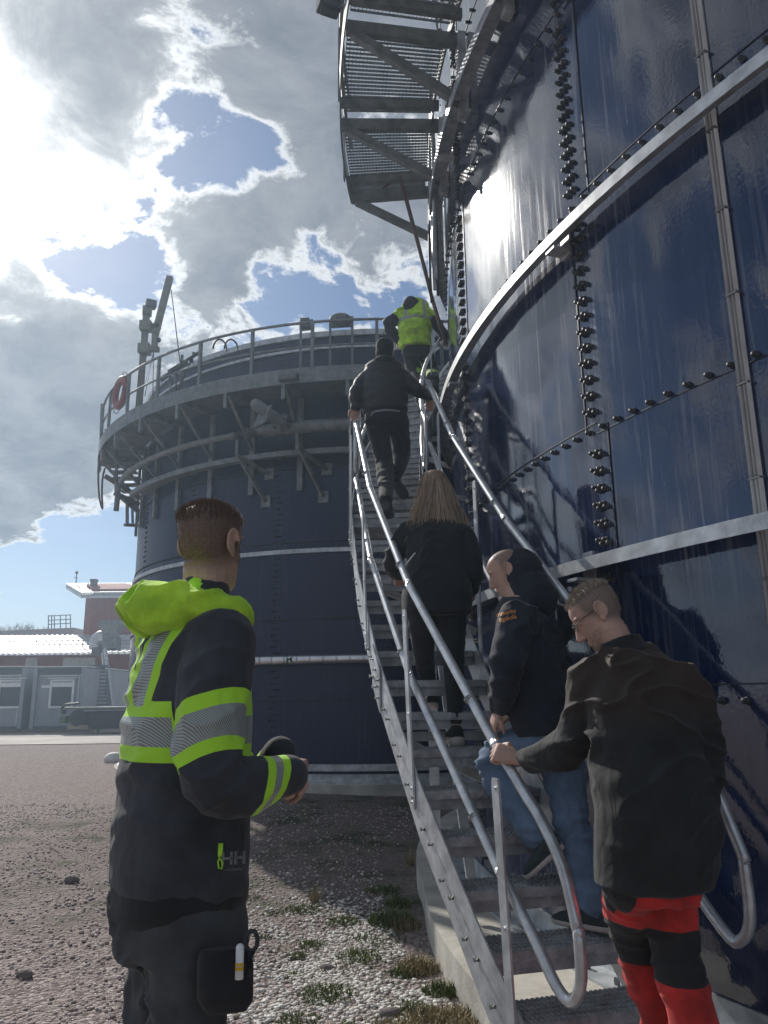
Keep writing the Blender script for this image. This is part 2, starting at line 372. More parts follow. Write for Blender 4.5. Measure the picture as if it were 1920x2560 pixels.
def bolt_mb(M, p, t):
    d = Vector((cos(t), sin(t), 0)); s_ = Vector((-sin(t), cos(t), 0)); u = Vector((0, 0, 1))
    def ring(r, h, n=8): return [p+d*h+s_*r*cos(2*pi*j/n)+u*r*sin(2*pi*j/n) for j in range(n)]
    M.loft([ring(.017, 0), ring(.017, .005), ring(.013, .007), ring(.013, .024), ring(.008, .030)], True, True)
seenb = [(hypot(pol(TC, TR, t, z).x, pol(TC, TR, t, z).y)+abs(z-2)*.2, t, z) for t, z in bolts]
seenb.sort(); vis = [q for q in seenb if 3.05 < q[1] < 3.64 and 1.2 < q[2] < 6.0]
big = vis[:100]; bs = set((q[1], q[2]) for q in big)
M1 = MB(); bolt_mb(M1, Vector((0, 0, 0)), 0.0); BM = M1.mesh('bolt', DARK)
for _, t, z in big: put(BM, 'bolt', pol(TC, TR, t, z), (0, 0, t), tank)
M2 = MB()
for t, z in bolts:
    if (t, z) not in bs: bolt_mb(M2, pol(TC, TR, t, z), t)
tag(M2.build('bolts', DARK, tank), kind='stuff')
for i in range(24):
    b = MB(); t = 3.2+i*.03; p = pol(TC, TR+.10, t, .094); b.cyl(p, p+Vector((0, 0, .035)), .014, 6)
    b.build('anchor_bolt', GALV, tank)
# conduit bundle
cb = thing('cable_conduit', 'bundle of thin grey conduits running up the blue tank wall', 'conduit', pol(TC, TR+.05, 3.626, .2))
for j, (dt, dr, rr) in enumerate(((-.0016, .03, .011), (.0016, .03, .009), (.0042, .028, .012))):
    b = MB(); b.cyl(pol(TC, TR-.012+dr, 3.629+dt*.85, .15), pol(TC, TR-.012+dr, 3.629+dt*.85, 9.8), rr*.9, 10); b.build('pipe', CND, cb)
for z in [1.0+.42*i for i in range(16)]:
    b = MB(); b.obox(pol(TC, TR+.015, 3.6302, z), Vector((cos(3.6277), sin(3.6277), 0))*.016, Vector((-sin(3.6277), cos(3.6277), 0))*.027, Vector((0, 0, .004)))
    b.build('clip', GALVD, cb)
# ================================================================ STAIRCASE
RO, RI = 8.63, 8.03; D1, D2, H_, Z0 = .0247, .0296, .181, .217
KTOP = 33.0
def kth(k):
    if k <= 14: return 3.5612-D1*k
    if k <= 15: return 3.5612-D1*14-(.0522)*(k-14)
    return 3.5612-D1*14-.0522-D2*(k-15)
def kz(k): return Z0+H_*k if (k <= 14 or k >= 15) else Z0+H_*14+H_*(k-14)
def zline(k):   # smooth walking line: flat over the landing
    if k <= 14: return Z0+H_*k
    if k <= 14.75: return Z0+H_*14
    if k <= 15: return Z0+H_*14+(k-14.75)/.25*H_
    return Z0+H_*k
SK = .010
stair = thing('staircase', 'galvanised steel staircase curving up around the blue tank', 'staircase', (.3, 4.2, 0))
def grating_mat():
    m = mat('grating_tread', (.34, .355, .37), rough=.55, metal=.3, var=.25, nscale=12)
    t = m.node_tree; b = NB(t); p = t.nodes['Principled BSDF']; oc = b.n('ShaderNodeTexCoord').outputs['Object']
    vo = b.n('ShaderNodeTexVoronoi'); vo.inputs['Scale'].default_value = 46; t.links.new(oc, vo.inputs['Vector'])
    bn = b.n('ShaderNodeBump'); bn.inputs['Distance'].default_value = .002; t.links.new(vo.outputs['Distance'], bn.inputs['Height']); t.links.new(bn.outputs[0], p.inputs['Normal'])
    return m
GRT = grating_mat()
def tread_mb(M, k, depth=.235):
    t = kth(k); z = kz(k); a = pol(TC, RO, t, z); c = pol(TC, RI, t+SK, z); d = (c-a).normalized(); back = Vector((d.y, -d.x, 0))
    if back.y < 0: back = -back
    mid = (a+c)/2; L = (c-a).length/2
    M.obox(mid+back*depth/2-Vector((0, 0, .009)), d*L, back*depth/2, Vector((0, 0, .006)))      # top
    M.obox(mid+back*.004-Vector((0, 0, .0185)), d*L, back*.008, Vector((0, 0, .0185)))           # nosing
    M.obox(mid+back*.020-Vector((0, 0, .062)), d*L, back*.004, Vector((0, 0, .026)))             # lower lip
    M.obox(mid+back*(depth-.005)-Vector((0, 0, .040)), d*L, back*.005, Vector((0, 0, .024)))
    for s_ in (-1, 1): M.obox(mid+d*(L-.004)*s_+back*depth/2-Vector((0, 0, .045)), d*.003, back*(depth/2-.01), Vector((0, 0, .028)))
    n = int(L*2/.022)                                                                             # serrated studs
    for i in range(n):
        for r_ in ((.2, .85) if k > 6 else (.05, .22, .39, .56, .73, .90)):
            q = mid+d*(-L+.011+i*.022)+back*(depth*r_+.004); M.obox(q+Vector((0, 0, .0005)), d*.006, back*.010, Vector((0, 0, .0035)))
for k in list(range(-1, 14))+list(range(15, 33)):
    M = MB(); tread_mb(M, k); M.build('tread', GRT, stair)
M = MB()
for j in range(6):  # landing grating
    ta, tb = kth(14)-.0525*j/6, kth(14)-.0525*(j+1)/6; z = kz(14)
    M.prism([pol(TC, RO, ta, z-.03), pol(TC, RI, ta, z-.03), pol(TC, RI, tb, z-.03), pol(TC, RO, tb, z-.03)], (0, 0, .03))
M.build('landing', GRT, stair)
ks_low = [-2+.5*i for i in range(33)]; ks_up = [14.7, 15]+[15+.5*i for i in range(1, 37)]
def strip(M, R, ks, dz0, dz1, th=.008, sk=0., zf=None):
    zf = zf or (lambda k: Z0+H_*k)
    rings = []
    for k in ks:
        t = kth(k)+sk; z = zf(k); rings.append([pol(TC, R, t, z+dz0), pol(TC, R+th, t, z+dz0), pol(TC, R+th, t, z+dz1), pol(TC, R, t, z+dz1)])
    M.loft(rings, True, False)
for R, sk in ((RO+.004, 0), (RI-.012, SK)):
    M = MB(); strip(M, R, [-2, 1, 4, 7.5, 11, 14, 14.5, 15.0], -.21, .055, sk=sk, zf=lambda k: min(Z0+H_*k, Z0+H_*14)); M.build('stringer', GALV, stair)
    M = MB(); strip(M, R, ks_up, -.25, .035, sk=sk); M.build('stringer', GALV, stair)
for k in range(-1, 33):
    for dk in (.25, .7):
        M = MB(); t = kth(k+dk); p = pol(TC, RO+.012, t, kz(k+dk)-.075-.03*(dk > .5)); d = Vector((cos(t), sin(t), 0)); M.cyl(p, p+d*.020, .010, 6)
        if k < 18: M.build('stringer_bolt', GALVD, stair)
k = 7.6; M = MB(); strip(M, RO+.013, [7.1, 7.4, 7.7, 8.0], -.20, .045, th=.007)
for dk in (7.2, 7.55, 7.9):
    for dz in (-.03, -.13):
        t = kth(dk); p = pol(TC, RO+.02, t, kz(dk)+dz); M.cyl(p, p+Vector((cos(t), sin(t), 0))*.022, .012, 6)
M.build('splice_plate', GALV, stair)
def post(R, k, zb, zt, lean=.0, w=.052, sk=0.):
    t = kth(k)+sk; a = pol(TC, R, t, zb); b_ = pol(TC, R, t-lean, zt); M = MB()
    tg = Vector((-sin(t), cos(t), 0)); rd = Vector((cos(t), sin(t), 0)); ax = (b_-a)/2
    pts = [(-.5, 0), (.5, 0), (.5, 1), (-.5, 1)]
    prof = [(-.5, .03), (-.38, 0), (.38, 0), (.5, .03), (.5, .97), (.38, 1), (-.38, 1), (-.5, .97)]
    M.prism([a+tg*w*u+(b_-a)*v for u, v in prof], rd*.010)
    for v in (.035, .10, .46, .965): q = a+(b_-a)*v; M.cyl(q+rd*.008, q+rd*.016, .009, 6)
    M.build('post', GALV, stair)
RHO = 8.60
for k, ln in ((.05, .006), (4.3, .010), (8.9, .016), (13.2, .006)):
    post(RO+.014, k, kz(k)-.14, zline(k)+.85, ln)
post(RO+.02, 14.3, kz(14)-.14, kz(14)+.87, 0, .06); post(RO+.02, 15.4, kz(15.4)-.2, kz(15.4)+.86, 0)
for k in (19.5, 24, 28.5, 32.8): post(RO+.02, k, kz(k)-.14, kz(k)+.86, .004)
for k in (-1.2, 2.6, 7.2, 11.5): post(RI-.03, k, kz(k)-.12, zline(k)+1.22, 0, .05)
for k in (14.4, 15.5, 19.5, 24, 28.5, 32.8): post(RI-.03, k, kz(k)-.12, kz(k)+.95, 0, .05)
def rail(R, off, ks, zf=zline): return [pol(TC, R, kth(k), zf(k)+off) for k in ks]
def smoothpath(pts, n=3):
    out = []
    for i in range(len(pts)-1):
        p0, p1, p2, p3 = pts[max(0, i-1)], pts[i], pts[i+1], pts[min(len(pts)-1, i+2)]
        for j in range(n):
            t = j/n; out.append(.5*((2*p1)+(-p0+p2)*t+(2*p0-5*p1+4*p2-p3)*t*t+(-p0+3*p1-3*p2+p3)*t**3))
    out.append(pts[-1]); return out
def zl2(k): return Z0+H_*k
def lin(R, off, kk, e=.12):   # straight runs between joints with short bends
    P = [pol(TC, R, kth(k), zline(k)+off) for k in kk]; out = [P[0]]
    for i in range(1, len(P)-1):
        for q in (P[i-1], P[i+1]):
            d = (q-P[i]); l = d.length; v = P[i]+d*min(.4, e/l); out.append(v) if q is P[i-1] else out.extend([P[i], v])
    out.append(P[-1]); return out
lo = [14.9, 14.3, 13.7, 9.4, 5.0, .6, -.4]
def loop(R, zt, zb_, k0, k1):   # U shaped end joining upper and lower rail
    tk = kth(k0); te = kth(k1)
    return [pol(TC, R, kth(k0-.35), zl2(k0-.35)+zt), pol(TC, R, kth(k0-.9), zl2(k0-.9)+zt-.05), pol(TC, R, te, zl2(k1)+zt-.19), pol(TC, R, te, zl2(k1)+(zt+zb_)/2+.06),
            pol(TC, R, te, zl2(k1)+zb_+.16), pol(TC, R, kth(k1+.25), zl2(k1+.25)+zb_+.03), pol(TC, R, kth(k1+.65), zl2(k1+.65)+zb_-.02)]
def handrail(R, zt, zb_, ks, k0, k1, r=.021):
    p = lin(R, zt, ks)+loop(R, zt, zb_, k0, k1)+lin(R, zb_, ks[::-1])
    M = MB(); M.tube(smoothpath(p, 4), r, 12)
    for k in (1.6, 5.7, 10.2): 
        a = pol(TC, R, kth(k), zline(k)+zt); d = (pol(TC, R, kth(k+.3), zline(k+.3)+zt)-a).normalized(); M.cyl(a, a+d*.012, r*1.09, 12)
        a = pol(TC, R, kth(k), zline(k)+zb_); M.cyl(a, a+d*.012, r*1.09, 12)
    M.build('handrail', GALVR, stair)
handrail(RHO, .87, .38, lo, -.4, -1.6)
handrail(8.0, 1.27, .72, lo[2:], -1.2, -2.6)
up = [15.2, 16.5, 18, 20, 22, 24, 26, 28, 30, 32, 33]
for R, zt, zb_ in ((RHO, .87, .38), (7.99, .90, .42)):
    p = [pol(TC, R, kth(k), zline(k)+zt) for k in up[::-1]]
    te = kth(14.55); zc = kz(15)
    p += [pol(TC, R, kth(14.75), zc+zt-.04), pol(TC, R, te, zc+zt-.14), pol(TC, R, te, zc+zb_+.1), pol(TC, R, kth(14.7), zc+zb_)]
    p += [pol(TC, R, kth(k), zline(k)+zb_) for k in up]
    M = MB(); M.tube(smoothpath(p, 3), .021, 10); M.build('handrail', GALVR, stair)
# under-stair props
for k in (6.5, 12.5, 18, 24):
    M = MB(); M.bar(pol(TC, RO-.03, kth(k), kz(k)-.22), pol(TC, TR+.02, kth(k), kz(k)-.62), .05, .05)
    M.bar(pol(TC, RO-.03, kth(k), kz(k)-.22), pol(TC, TR+.02, kth(k), kz(k)-.22), .05, .05)
    M.build('wall_bracket', GALV, stair)
M = MB()
for k in (14.2,): M.bar(pol(TC, RI-.02, kth(k), kz(14)-.05), pol(TC, RI-.02, kth(k)+.002, .08), .07, .07); M.bar(pol(TC, RI-.02, kth(8.5), .15), pol(TC, RI-.02, kth(k), kz(14)-.4), .06, .03)
M.build('support_leg', GALV, stair)
# bridge landing to far walkway
FC = (-.12, 17.72); FR = 5.40; FD = 6.31
M = MB(); za = kz(33)
A = pol(TC, RO, kth(33), za); B_ = pol(TC, RI-.1, kth(33), za)
M.prism([A-Vector((0, 0, .05)), B_-Vector((0, 0, .05)), Vector((1.75, 12.1, za-.05)), Vector((.75, 11.9, za-.05))], (0, 0, .05)); M.build('bridge_landing', GRT, stair)
M = MB()
for dz in (.9, .45): M.tube([A+Vector((0, 0, dz)), Vector((.78, 11.75, za+dz))], .021, 8); M.tube([B_+Vector((0, 0, dz)), Vector((1.75, 12.0, za+dz))], .021, 8)
for q in (B_, (A*.5+Vector((.39, 5.87, za*.5)))): M.bar(q, Vector(q)+Vector((0, 0, .92)), .05, .05)
M.build('bridge_rail', GALVR, stair)
# ================================================================ GALLERY on main tank
gal = thing('gallery_walkway', 'dark steel gallery with mesh floor bracketed high on the blue tank', 'walkway', pol(TC, 8.3, 3.3, 6.9))
GZ = 6.9; GRR = 8.74; GTH = [3.034+.1309*i for i in range(9)]
def mesh_floor(ta, tb, z, r0, r1, nr=26, step=.0052):
    M = MB(); n = max(2, int((tb-ta)/step))
    for i in range(n+1):
        t = ta+(tb-ta)*i/n; M.bar(pol(TC, r0, t, z), pol(TC, r1, t, z), .006, .022)
    for j in range(nr+1):
        r = r0+(r1-r0)*j/nr; m_ = 6
        for q in range(m_): M.bar(pol(TC, r, ta+(tb-ta)*q/m_, z+.005), pol(TC, r, ta+(tb-ta)*(q+1)/m_, z+.005), .005, .006)
    return M
for i in range(len(GTH)-1):
    mesh_floor(GTH[i]+.012, GTH[i+1]-.012, GZ+.05, 7.86, GRR-.03).build('mesh_floor', GALVD, gal)
for i, t in enumerate(GTH):
    M = MB(); M.bar(pol(TC, TR+.02, t, GZ-.03), pol(TC, GRR, t, GZ-.03), .06, .12); M.bar(pol(TC, TR+.10, t+.030, GZ+.0), pol(TC, GRR, t+.030, GZ+.0), .05, .09); M.build('beam', GALVD, gal)
    M = MB(); M.bar(pol(TC, GRR-.06, t, GZ-.08), pol(TC, TR+.06, t, GZ-.66), .06, .08); M.build('brace', GALVD, gal)
    M = MB(); M.obox(pol(TC, TR+.05, t, GZ-.38), pol((0, 0), .035, t, 0), Vector((-sin(t), cos(t), 0))*.045, Vector((0, 0, .42))); M.build('bracket_leg', GALV, gal)
M = MB(); M.arc(TC, GRR, GRR+.012, GZ-.06, GZ+.17, GTH[0]-.006, GTH[-1], 40); M.arc(TC, 7.84, 7.856, GZ-.02, GZ+.09, GTH[0], GTH[-1], 40); M.build('toe_plate', GALVD, gal)
M = MB()
for dz in (1.05, .55): M.tube([pol(TC, GRR, GTH[0]+.0131*i, GZ+.1+dz) for i in range(81)], .02, 8)
M.build('guard_rail', GALVD, gal)
for t in GTH[::1]:
    M = MB(); M.bar(pol(TC, GRR+.02, t+.05, GZ-.12), pol(TC, GRR+.02, t+.05, GZ+1.15), .06, .012, up=(cos(t), sin(t), 0)); M.build('guard_post', GALVD, gal)
M = MB(); M.bar(pol(TC, 7.9, GTH[0], GZ+.1), pol(TC, GRR, GTH[0], GZ+.1), .05, .1); M.bar(pol(TC, 7.9, GTH[0], GZ+1.15), pol(TC, GRR, GTH[0], GZ+1.15), .04, .04); M.build('end_rail', GALVD, gal)
# mesh apron of the gallery (vertical guard mesh seen from below)
# flood light on gallery
fl = thing('flood_light', 'black flood light hanging off the gallery corner at the top', 'lamp', pol(TC, 9.0, 3.33, 7.0))
M = MB(); p = at(822, 12, Y=5.6); M.box(p, (.20, .14, .13), .4); M.box(p+Vector((0, 0, -.075)), (.15, .10, .03), .4); M.build('housing', DARK, fl, .01)
M = MB(); M.bar(p+Vector((.1, 0, 0)), at(868, 14, Y=5.5), .02, .02); M.build('arm', GALVD, fl)
# brown drop pipe from the gallery down to the bridge
dp = thing('drop_pipe', 'thin brown pipe slanting down from the gallery past the stair top', 'pipe', (.5, 8.5, 4.7))
M = MB(); M.tube([pol(TC, 8.35, 3.05, 6.88), at(1000, 440, Y=7.0), at(1048, 620, Y=7.6), at(1080, 745, Y=8.0), at(1100, 812, Y=8.1), at(1117, 862, Y=8.2)], .022, 10); M.build('pipe', mat('rusty_pipe', (.13, .08, .07), rough=.6), dp)
# service cables hanging behind the gallery
hc = thing('cable_bundle', 'black cables and steel pipes dropping down the tank behind the gallery', 'cables', pol(TC, 7.85, 3.12, 4.6))
for j, (t, r, rr, m_) in enumerate(((3.10, 7.80, .018, DARK), (3.113, 7.84, .022, GALVR), (3.128, 7.82, .014, DARK), (3.085, 7.86, .016, DARK), (3.145, 7.83, .03, GALV))):
    M = MB(); M.tube([pol(TC, r+.01*sin(z*3+j), t+.003*sin(z*1.3+j), z) for z in [5.3+.3*i for i in range(8)]], rr*.8, 8); M.build('cable', m_, hc)
# ================================================================ FAR TANK
def pf(r, t, z): return pol(FC, r, t, z)
ft = thing('bolted_tank', 'smaller dark blue-grey bolted tank with a railed walkway beyond the stairs', 'tank', (FC[0], FC[1], .2))
M = MB(); N = 160
M.add([tuple(pf(FR, 2*pi*i/N, z)) for z in (.2, 7.62) for i in range(N)], [(i, (i+1) % N, N+(i+1) % N, N+i) for i in range(N)], True); M.build('wall', TANKF, ft)
M = MB(); M.add([tuple(pf(FR+.03, 2*pi*i/N, 7.60)) for i in range(N)]+[(FC[0], FC[1], 8.3)], [(i, (i+1) % N, N) for i in range(N)], True); M.build('roof', DGREY, ft)
F0, F1 = 3.2, 5.9
for z, h in ((3.724, .07), (.336, .10), (7.56, .10), (7.30, .05)):
    M = MB(); M.arc(FC, FR+.005, FR+.05, z-h/2, z+h/2, F0, F1, 90); M.build('ring_girder', GALV, ft)
M = MB(); M.arc(FC, FR+.01, FR+.10, .10, .13, F0, F1, 90); M.arc(FC, FR+.01, FR+.03, .12, .24, F0, F1, 90); M.build('base_ring', GALV, ft)
M = MB(); M.arc(FC, 3.0, FR+.16, -.4, .10, 0, 2*pi, 128); M.build('foundation', CONC, ft)
M = MB(); PF_ = 2*pi/18
for i in range(8):
    tc = 3.70+i*PF_
    for j in range(74):
        z = .45+j*.096
        for o in (-.008, .0, .008): M.ball(pf(FR+.004, tc+o+(.004 if j % 2 else -.004), z), .017, 6, 4)
for z in (1.33, 2.60, 3.87, 5.14, 6.41):
    for i in range(230):
        t = F0+i*.0113; M.ball(pf(FR+.004, t, z), .014, 5, 4)
tag(M.build('bolts', DARK, ft), kind='stuff')
M = MB()
for z in (1.36, 2.63, 3.90, 5.17): M.arc(FC, FR+.001, FR+.008, z-.01, z+.01, F0, F1, 90)
M.build('panel_seam', SEAM, ft)
# insulated pipe band with green marker
ip = thing('insulated_pipe', 'shiny clad pipe with a green band curving round the far tank', 'pipe', pf(FR+.1, 4.6, 1.95))
M = MB(); M.tube([pf(FR+.14, 3.9+.02*i, 1.963) for i in range(100)], .075, 12)
for i in range(50): t = 3.95+.038*i; M.tube([pf(FR+.14, t, 1.963), pf(FR+.14, t+.003, 1.963)], .080, 12)
M.build('cladding', FOIL, ip)
p = oncyl(727, 1655, FC, FR+.14); t = atan2(p.y-FC[1], p.x-FC[0]) % (2*pi); M = MB(); M.tube([pf(FR+.14, t-.008, 1.963), pf(FR+.14, t+.008, 1.963)], .083, 12); M.build('green_band', GREEN, ip)
# walkway round the far tank
fw = thing('ring_walkway', 'grey steel ring walkway with handrail around the far tank top', 'walkway', (FC[0], FC[1], 6.4))
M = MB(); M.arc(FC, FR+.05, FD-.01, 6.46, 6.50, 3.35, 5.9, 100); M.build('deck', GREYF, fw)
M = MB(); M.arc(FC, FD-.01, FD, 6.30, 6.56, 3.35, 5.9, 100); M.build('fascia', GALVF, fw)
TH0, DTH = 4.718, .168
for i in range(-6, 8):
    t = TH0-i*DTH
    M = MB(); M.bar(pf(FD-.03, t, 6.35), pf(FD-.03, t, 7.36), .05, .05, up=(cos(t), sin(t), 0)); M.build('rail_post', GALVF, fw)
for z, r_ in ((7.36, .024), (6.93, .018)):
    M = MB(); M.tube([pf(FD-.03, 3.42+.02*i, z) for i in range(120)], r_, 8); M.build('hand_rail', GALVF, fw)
for i in range(-5, 8):
    t = TH0-(i+.45)*DTH
    M = MB(); M.bar(pf(FR+.02, t, 6.40), pf(FD-.02, t, 6.40), .05, .10); M.build('deck_beam', GALVD, fw)
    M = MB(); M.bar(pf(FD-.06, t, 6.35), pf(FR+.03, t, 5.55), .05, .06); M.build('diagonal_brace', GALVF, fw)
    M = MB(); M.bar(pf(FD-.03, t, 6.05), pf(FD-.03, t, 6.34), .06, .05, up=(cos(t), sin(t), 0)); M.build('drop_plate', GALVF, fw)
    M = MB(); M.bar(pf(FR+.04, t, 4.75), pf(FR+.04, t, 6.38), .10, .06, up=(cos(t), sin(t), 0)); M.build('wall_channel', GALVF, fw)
# ring pipe
rp = thing('ring_pipe', 'matt grey pipe running round the far tank below its walkway', 'pipe', pf(5.85, 4.5, 5.75))
RPZ = 5.72
def rp_t(x, y, R): p = oncyl(x, y, FC, R); return atan2(p.y-FC[1], p.x-FC[0]) % (2*pi)
tA = rp_t(620, 1068, 5.85); tB = rp_t(304, 1173, 5.85)
M = MB(); pts = [pf(5.85, tA+.05*i, RPZ) for i in range(26)]; M.tube(pts, .105, 14); M.build('wide_pipe', GALVF, rp)
n = 16; pts = [pf(5.85, tA, RPZ)]+[pf(5.85, tA-.03-(tA-tB-.03)*i/n, RPZ-.01*i/n) for i in range(n+1)]; rs = [.105, .075]+[.055]*n
e = pts[-1]; pts += [e+Vector((-.04, 0, -.10)), e+Vector((-.05, 0, -.6))]; rs += [.055, .055]
M = MB(); M.tube(pts, rs, 12); M.build('narrow_pipe', GALVF, rp)
M = MB(); a = pf(5.85, tA-.035, RPZ); d = (pf(5.85, tA, RPZ)-a).normalized(); M.cyl(a, a+d*.02, .10, 16); M.cyl(a+d*.035, a+d*.055, .10, 16); M.build('flange', GALVF, rp)
tr = thing('pipe_tray', 'galvanised angle shelf and struts under the ring pipe', 'bracket', pf(5.6, 4.5, 5.4))
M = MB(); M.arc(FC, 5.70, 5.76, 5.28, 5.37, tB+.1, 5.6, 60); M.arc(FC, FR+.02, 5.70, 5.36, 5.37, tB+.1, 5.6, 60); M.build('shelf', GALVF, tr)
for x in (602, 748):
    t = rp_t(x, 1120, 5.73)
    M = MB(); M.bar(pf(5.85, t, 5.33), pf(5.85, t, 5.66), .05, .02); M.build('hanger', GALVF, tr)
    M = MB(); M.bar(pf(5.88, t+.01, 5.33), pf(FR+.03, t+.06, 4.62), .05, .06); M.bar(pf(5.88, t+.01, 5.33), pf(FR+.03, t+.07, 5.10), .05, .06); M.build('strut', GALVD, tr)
    for dz, dt in ((4.62, .06), (5.10, .07)):
        M = MB(); M.obox(pf(FR+.02, t+dt, dz), pol((0, 0), .012, t, 0), Vector((-sin(t), cos(t), 0))*.09, Vector((0, 0, .10))); M.build('foot_plate', GALVF, tr)
# flanged vent
vp = thing('vent_pipe', 'short slanting pipe with a bolted flange over the ring pipe', 'pipe', at(700, 1050, Y=11.7))
a = at(702, 1055, Y=11.78); c = at(640, 1012, Y=11.45); d = (c-a).normalized()
M = MB(); M.tube([a+Vector((.05, .12, -.05)), a, a+d*.1, c], .095, 14); M.ball(c, .095); M.build('pipe', GALVF, vp)
M = MB(); M.cyl(a-d*.0, a+d*.025, .165, 20); M.build('flange', GALVF, vp)
s1, s2 = frame(d)
for j in range(8):
    q = a+d*.025+(s1*cos(j*pi/4)+s2*sin(j*pi/4))*.135; M = MB(); M.cyl(q, q+d*.02, .018, 6); M.build('flange_bolt', DARK, vp)
M = MB(); q = a+d*.33; M.obox(q+Vector((-.03, 0, -.09)), s1*.17, s2*.17, d*.015); M.build('saddle_plate', GALVF, vp)
# lamps and boxes at the far tank rim
def lamp_frame(x, w, label, box):
    t = rp_t(x, 830, FR+.3); o = thing('switch_box' if box else 'bulkhead_lamp', label, 'box' if box else 'lamp', pf(FR+.3, t, 6.5)); tg = Vector((-sin(t), cos(t), 0))
    for s_ in (-1, 1):
        M = MB(); M.bar(pf(FR+.3, t, 6.5)+tg*w*s_, pf(FR+.3, t, 7.72)+tg*w*s_, .04, .03); M.build('upright', GALVF, o)
    M = MB(); M.obox(pf(FR+.3, t, 7.62), tg*(w+.02), pol((0, 0), .02, t, 0), Vector((0, 0, .09))); M.build('back_plate', GALVF, o)
    M = MB()
    if box: M.box(pf(FR+.38, t, 7.62), (.16, .12, .16))
    else: M.ball(pf(FR+.36, t, 7.64), (.20, .10, .12), 16, 8)
    M.build('lens' if not box else 'switch_box', GREYF, o, .01 if box else 0)
    if not box:
        M = MB()
        for a in (-.08, 0, .08): M.tube([pf(FR+.36, t, 7.64)+tg*a+Vector((0, 0, -.13)), pf(FR+.48, t, 7.64)+tg*a, pf(FR+.36, t, 7.64)+tg*a+Vector((0, 0, .13))], .008, 6)
        M.build('guard', GALVF, o)
lamp_frame(853, .19, 'oval caged lamp on a two-legged frame at the far tank rim', False)
lamp_frame(766, .10, 'small switch box on two uprights left of the oval caged lamp', True)
o = thing('work_light', 'flat work light hanging under the far walkway edge', 'lamp', at(722, 936, Y=11.3))
t = rp_t(722, 936, FD+.05); M = MB(); M.obox(pf(FD+.06, t, 6.38), Vector((-sin(t), cos(t), 0))*.16, pol((0, 0), .05, t, 0), Vector((0, 0, .05))); M.build('housing', DGREY, o, .01)
M = MB(); M.obox(pf(FD+.115, t, 6.38), Vector((-sin(t), cos(t), 0))*.13, pol((0, 0), .003, t, 0), Vector((0, 0, .035))); M.build('lens', GREYF, o)
for x in (548, 572):
    pass
hl = thing('hose_loop', 'pair of thin dark hose loops standing on the far tank rim', 'hose', at(560, 865, Y=12.4))
for x in (550, 578):
    M = MB(); q = at(x, 872, Y=12.6); M.tube([q+Vector((.11*cos(a)*1.0, .05*cos(a), .20*sin(a)-.02)) for a in [pi*i/12 for i in range(13)]], .017, 8); M.build('hose', DARK, hl)
# davit crane
DP = oncyl(345, 1042, FC, 6.05); DY = DP.y
CRM = mat('crane_paint', (.17, .18, .155), rough=.6, var=.1)
cr = thing('davit_crane', 'grey-green davit crane with raised jib on the far walkway', 'crane', (DP.x, DP.y, 6.5))
top = at(354, 790, Y=DY)
M = MB(); M.cyl((DP.x, DP.y, 6.4), (DP.x+.03, DP.y, top.z), .068, 16); M.build('mast', CRM, cr)
zz_ = lambda y: at(352, y, Y=DY).z
px_ = .0075  # metres per photo pixel at the crane
for y0, y1 in ((805, 828), (862, 885)):
    M = MB(); M.box((DP.x+.04, DP.y, (zz_(y0)+zz_(y1))/2), (.22, .2, zz_(y0)-zz_(y1))); M.box((DP.x+.21, DP.y, (zz_(y0)+zz_(y1))/2), (.22, .10, .10))
    M.build('clamp', CRM, cr, .008)
M = MB(); M.cyl((DP.x+.20, DP.y, zz_(870)), (DP.x+.20, DP.y, zz_(822)), .035, 10); M.build('pivot', CRM, cr)
ja = at(386, 868, Y=DY); jb = at(388, 832, Y=DY); jc = at(425, 692, Y=DY)
M = MB(); M.bar(ja, jb, .10, .10, up=(0, 1, 0)); M.bar(jb-Vector((0, 0, .05)), jc, .12, .10, up=(0, 1, 0)); M.build('jib', CRM, cr, .006)
M = MB(); M.box((DP.x+.04, DP.y, top.z+.10), (.18, .2, .16), .3); M.build('winch_head', CRM, cr, .02)
M = MB(); M.box((DP.x+.12, DP.y-.05, top.z+.22), (.20, .16, .16), .5); M.build('lamp_head', DGREY, cr, .02)
M = MB(); M.ball(at(396, 850, Y=DY), .05); M.build('winch', DARK, cr)
M = MB(); M.tube([at(428, 725, Y=DY-.05), at(450, 905, Y=DY-.6)], .010, 6); M.build('rope', DARK, cr)
for x in (360, 368, 388):
    M = MB(); M.tube([at(384, 880, Y=DY), at(x-6, 990, Y=DY)], .008, 6); M.build('chain', DARK, cr)
# rim clutter beside the crane
cl_ = thing('pipe_fittings', 'cluster of dark pipes and valves at the far tank rim by the crane', 'fittings', at(450, 930, Y=13))
for (x0, y0, x1, y1, r_) in ((455, 888, 452, 985, .03), (486, 882, 447, 975, .022), (485, 882, 478, 905, .045), (420, 930, 500, 880, .035), (400, 950, 470, 905, .05), (440, 935, 440, 1000, .04), (425, 940, 425, 1005, .03)):
    M = MB(); Yq = 13.1; M.tube([at(x0, y0, Y=Yq), at(x1, y1, Y=Yq)], r_, 8); M.build('pipe', GALVD, cl_)
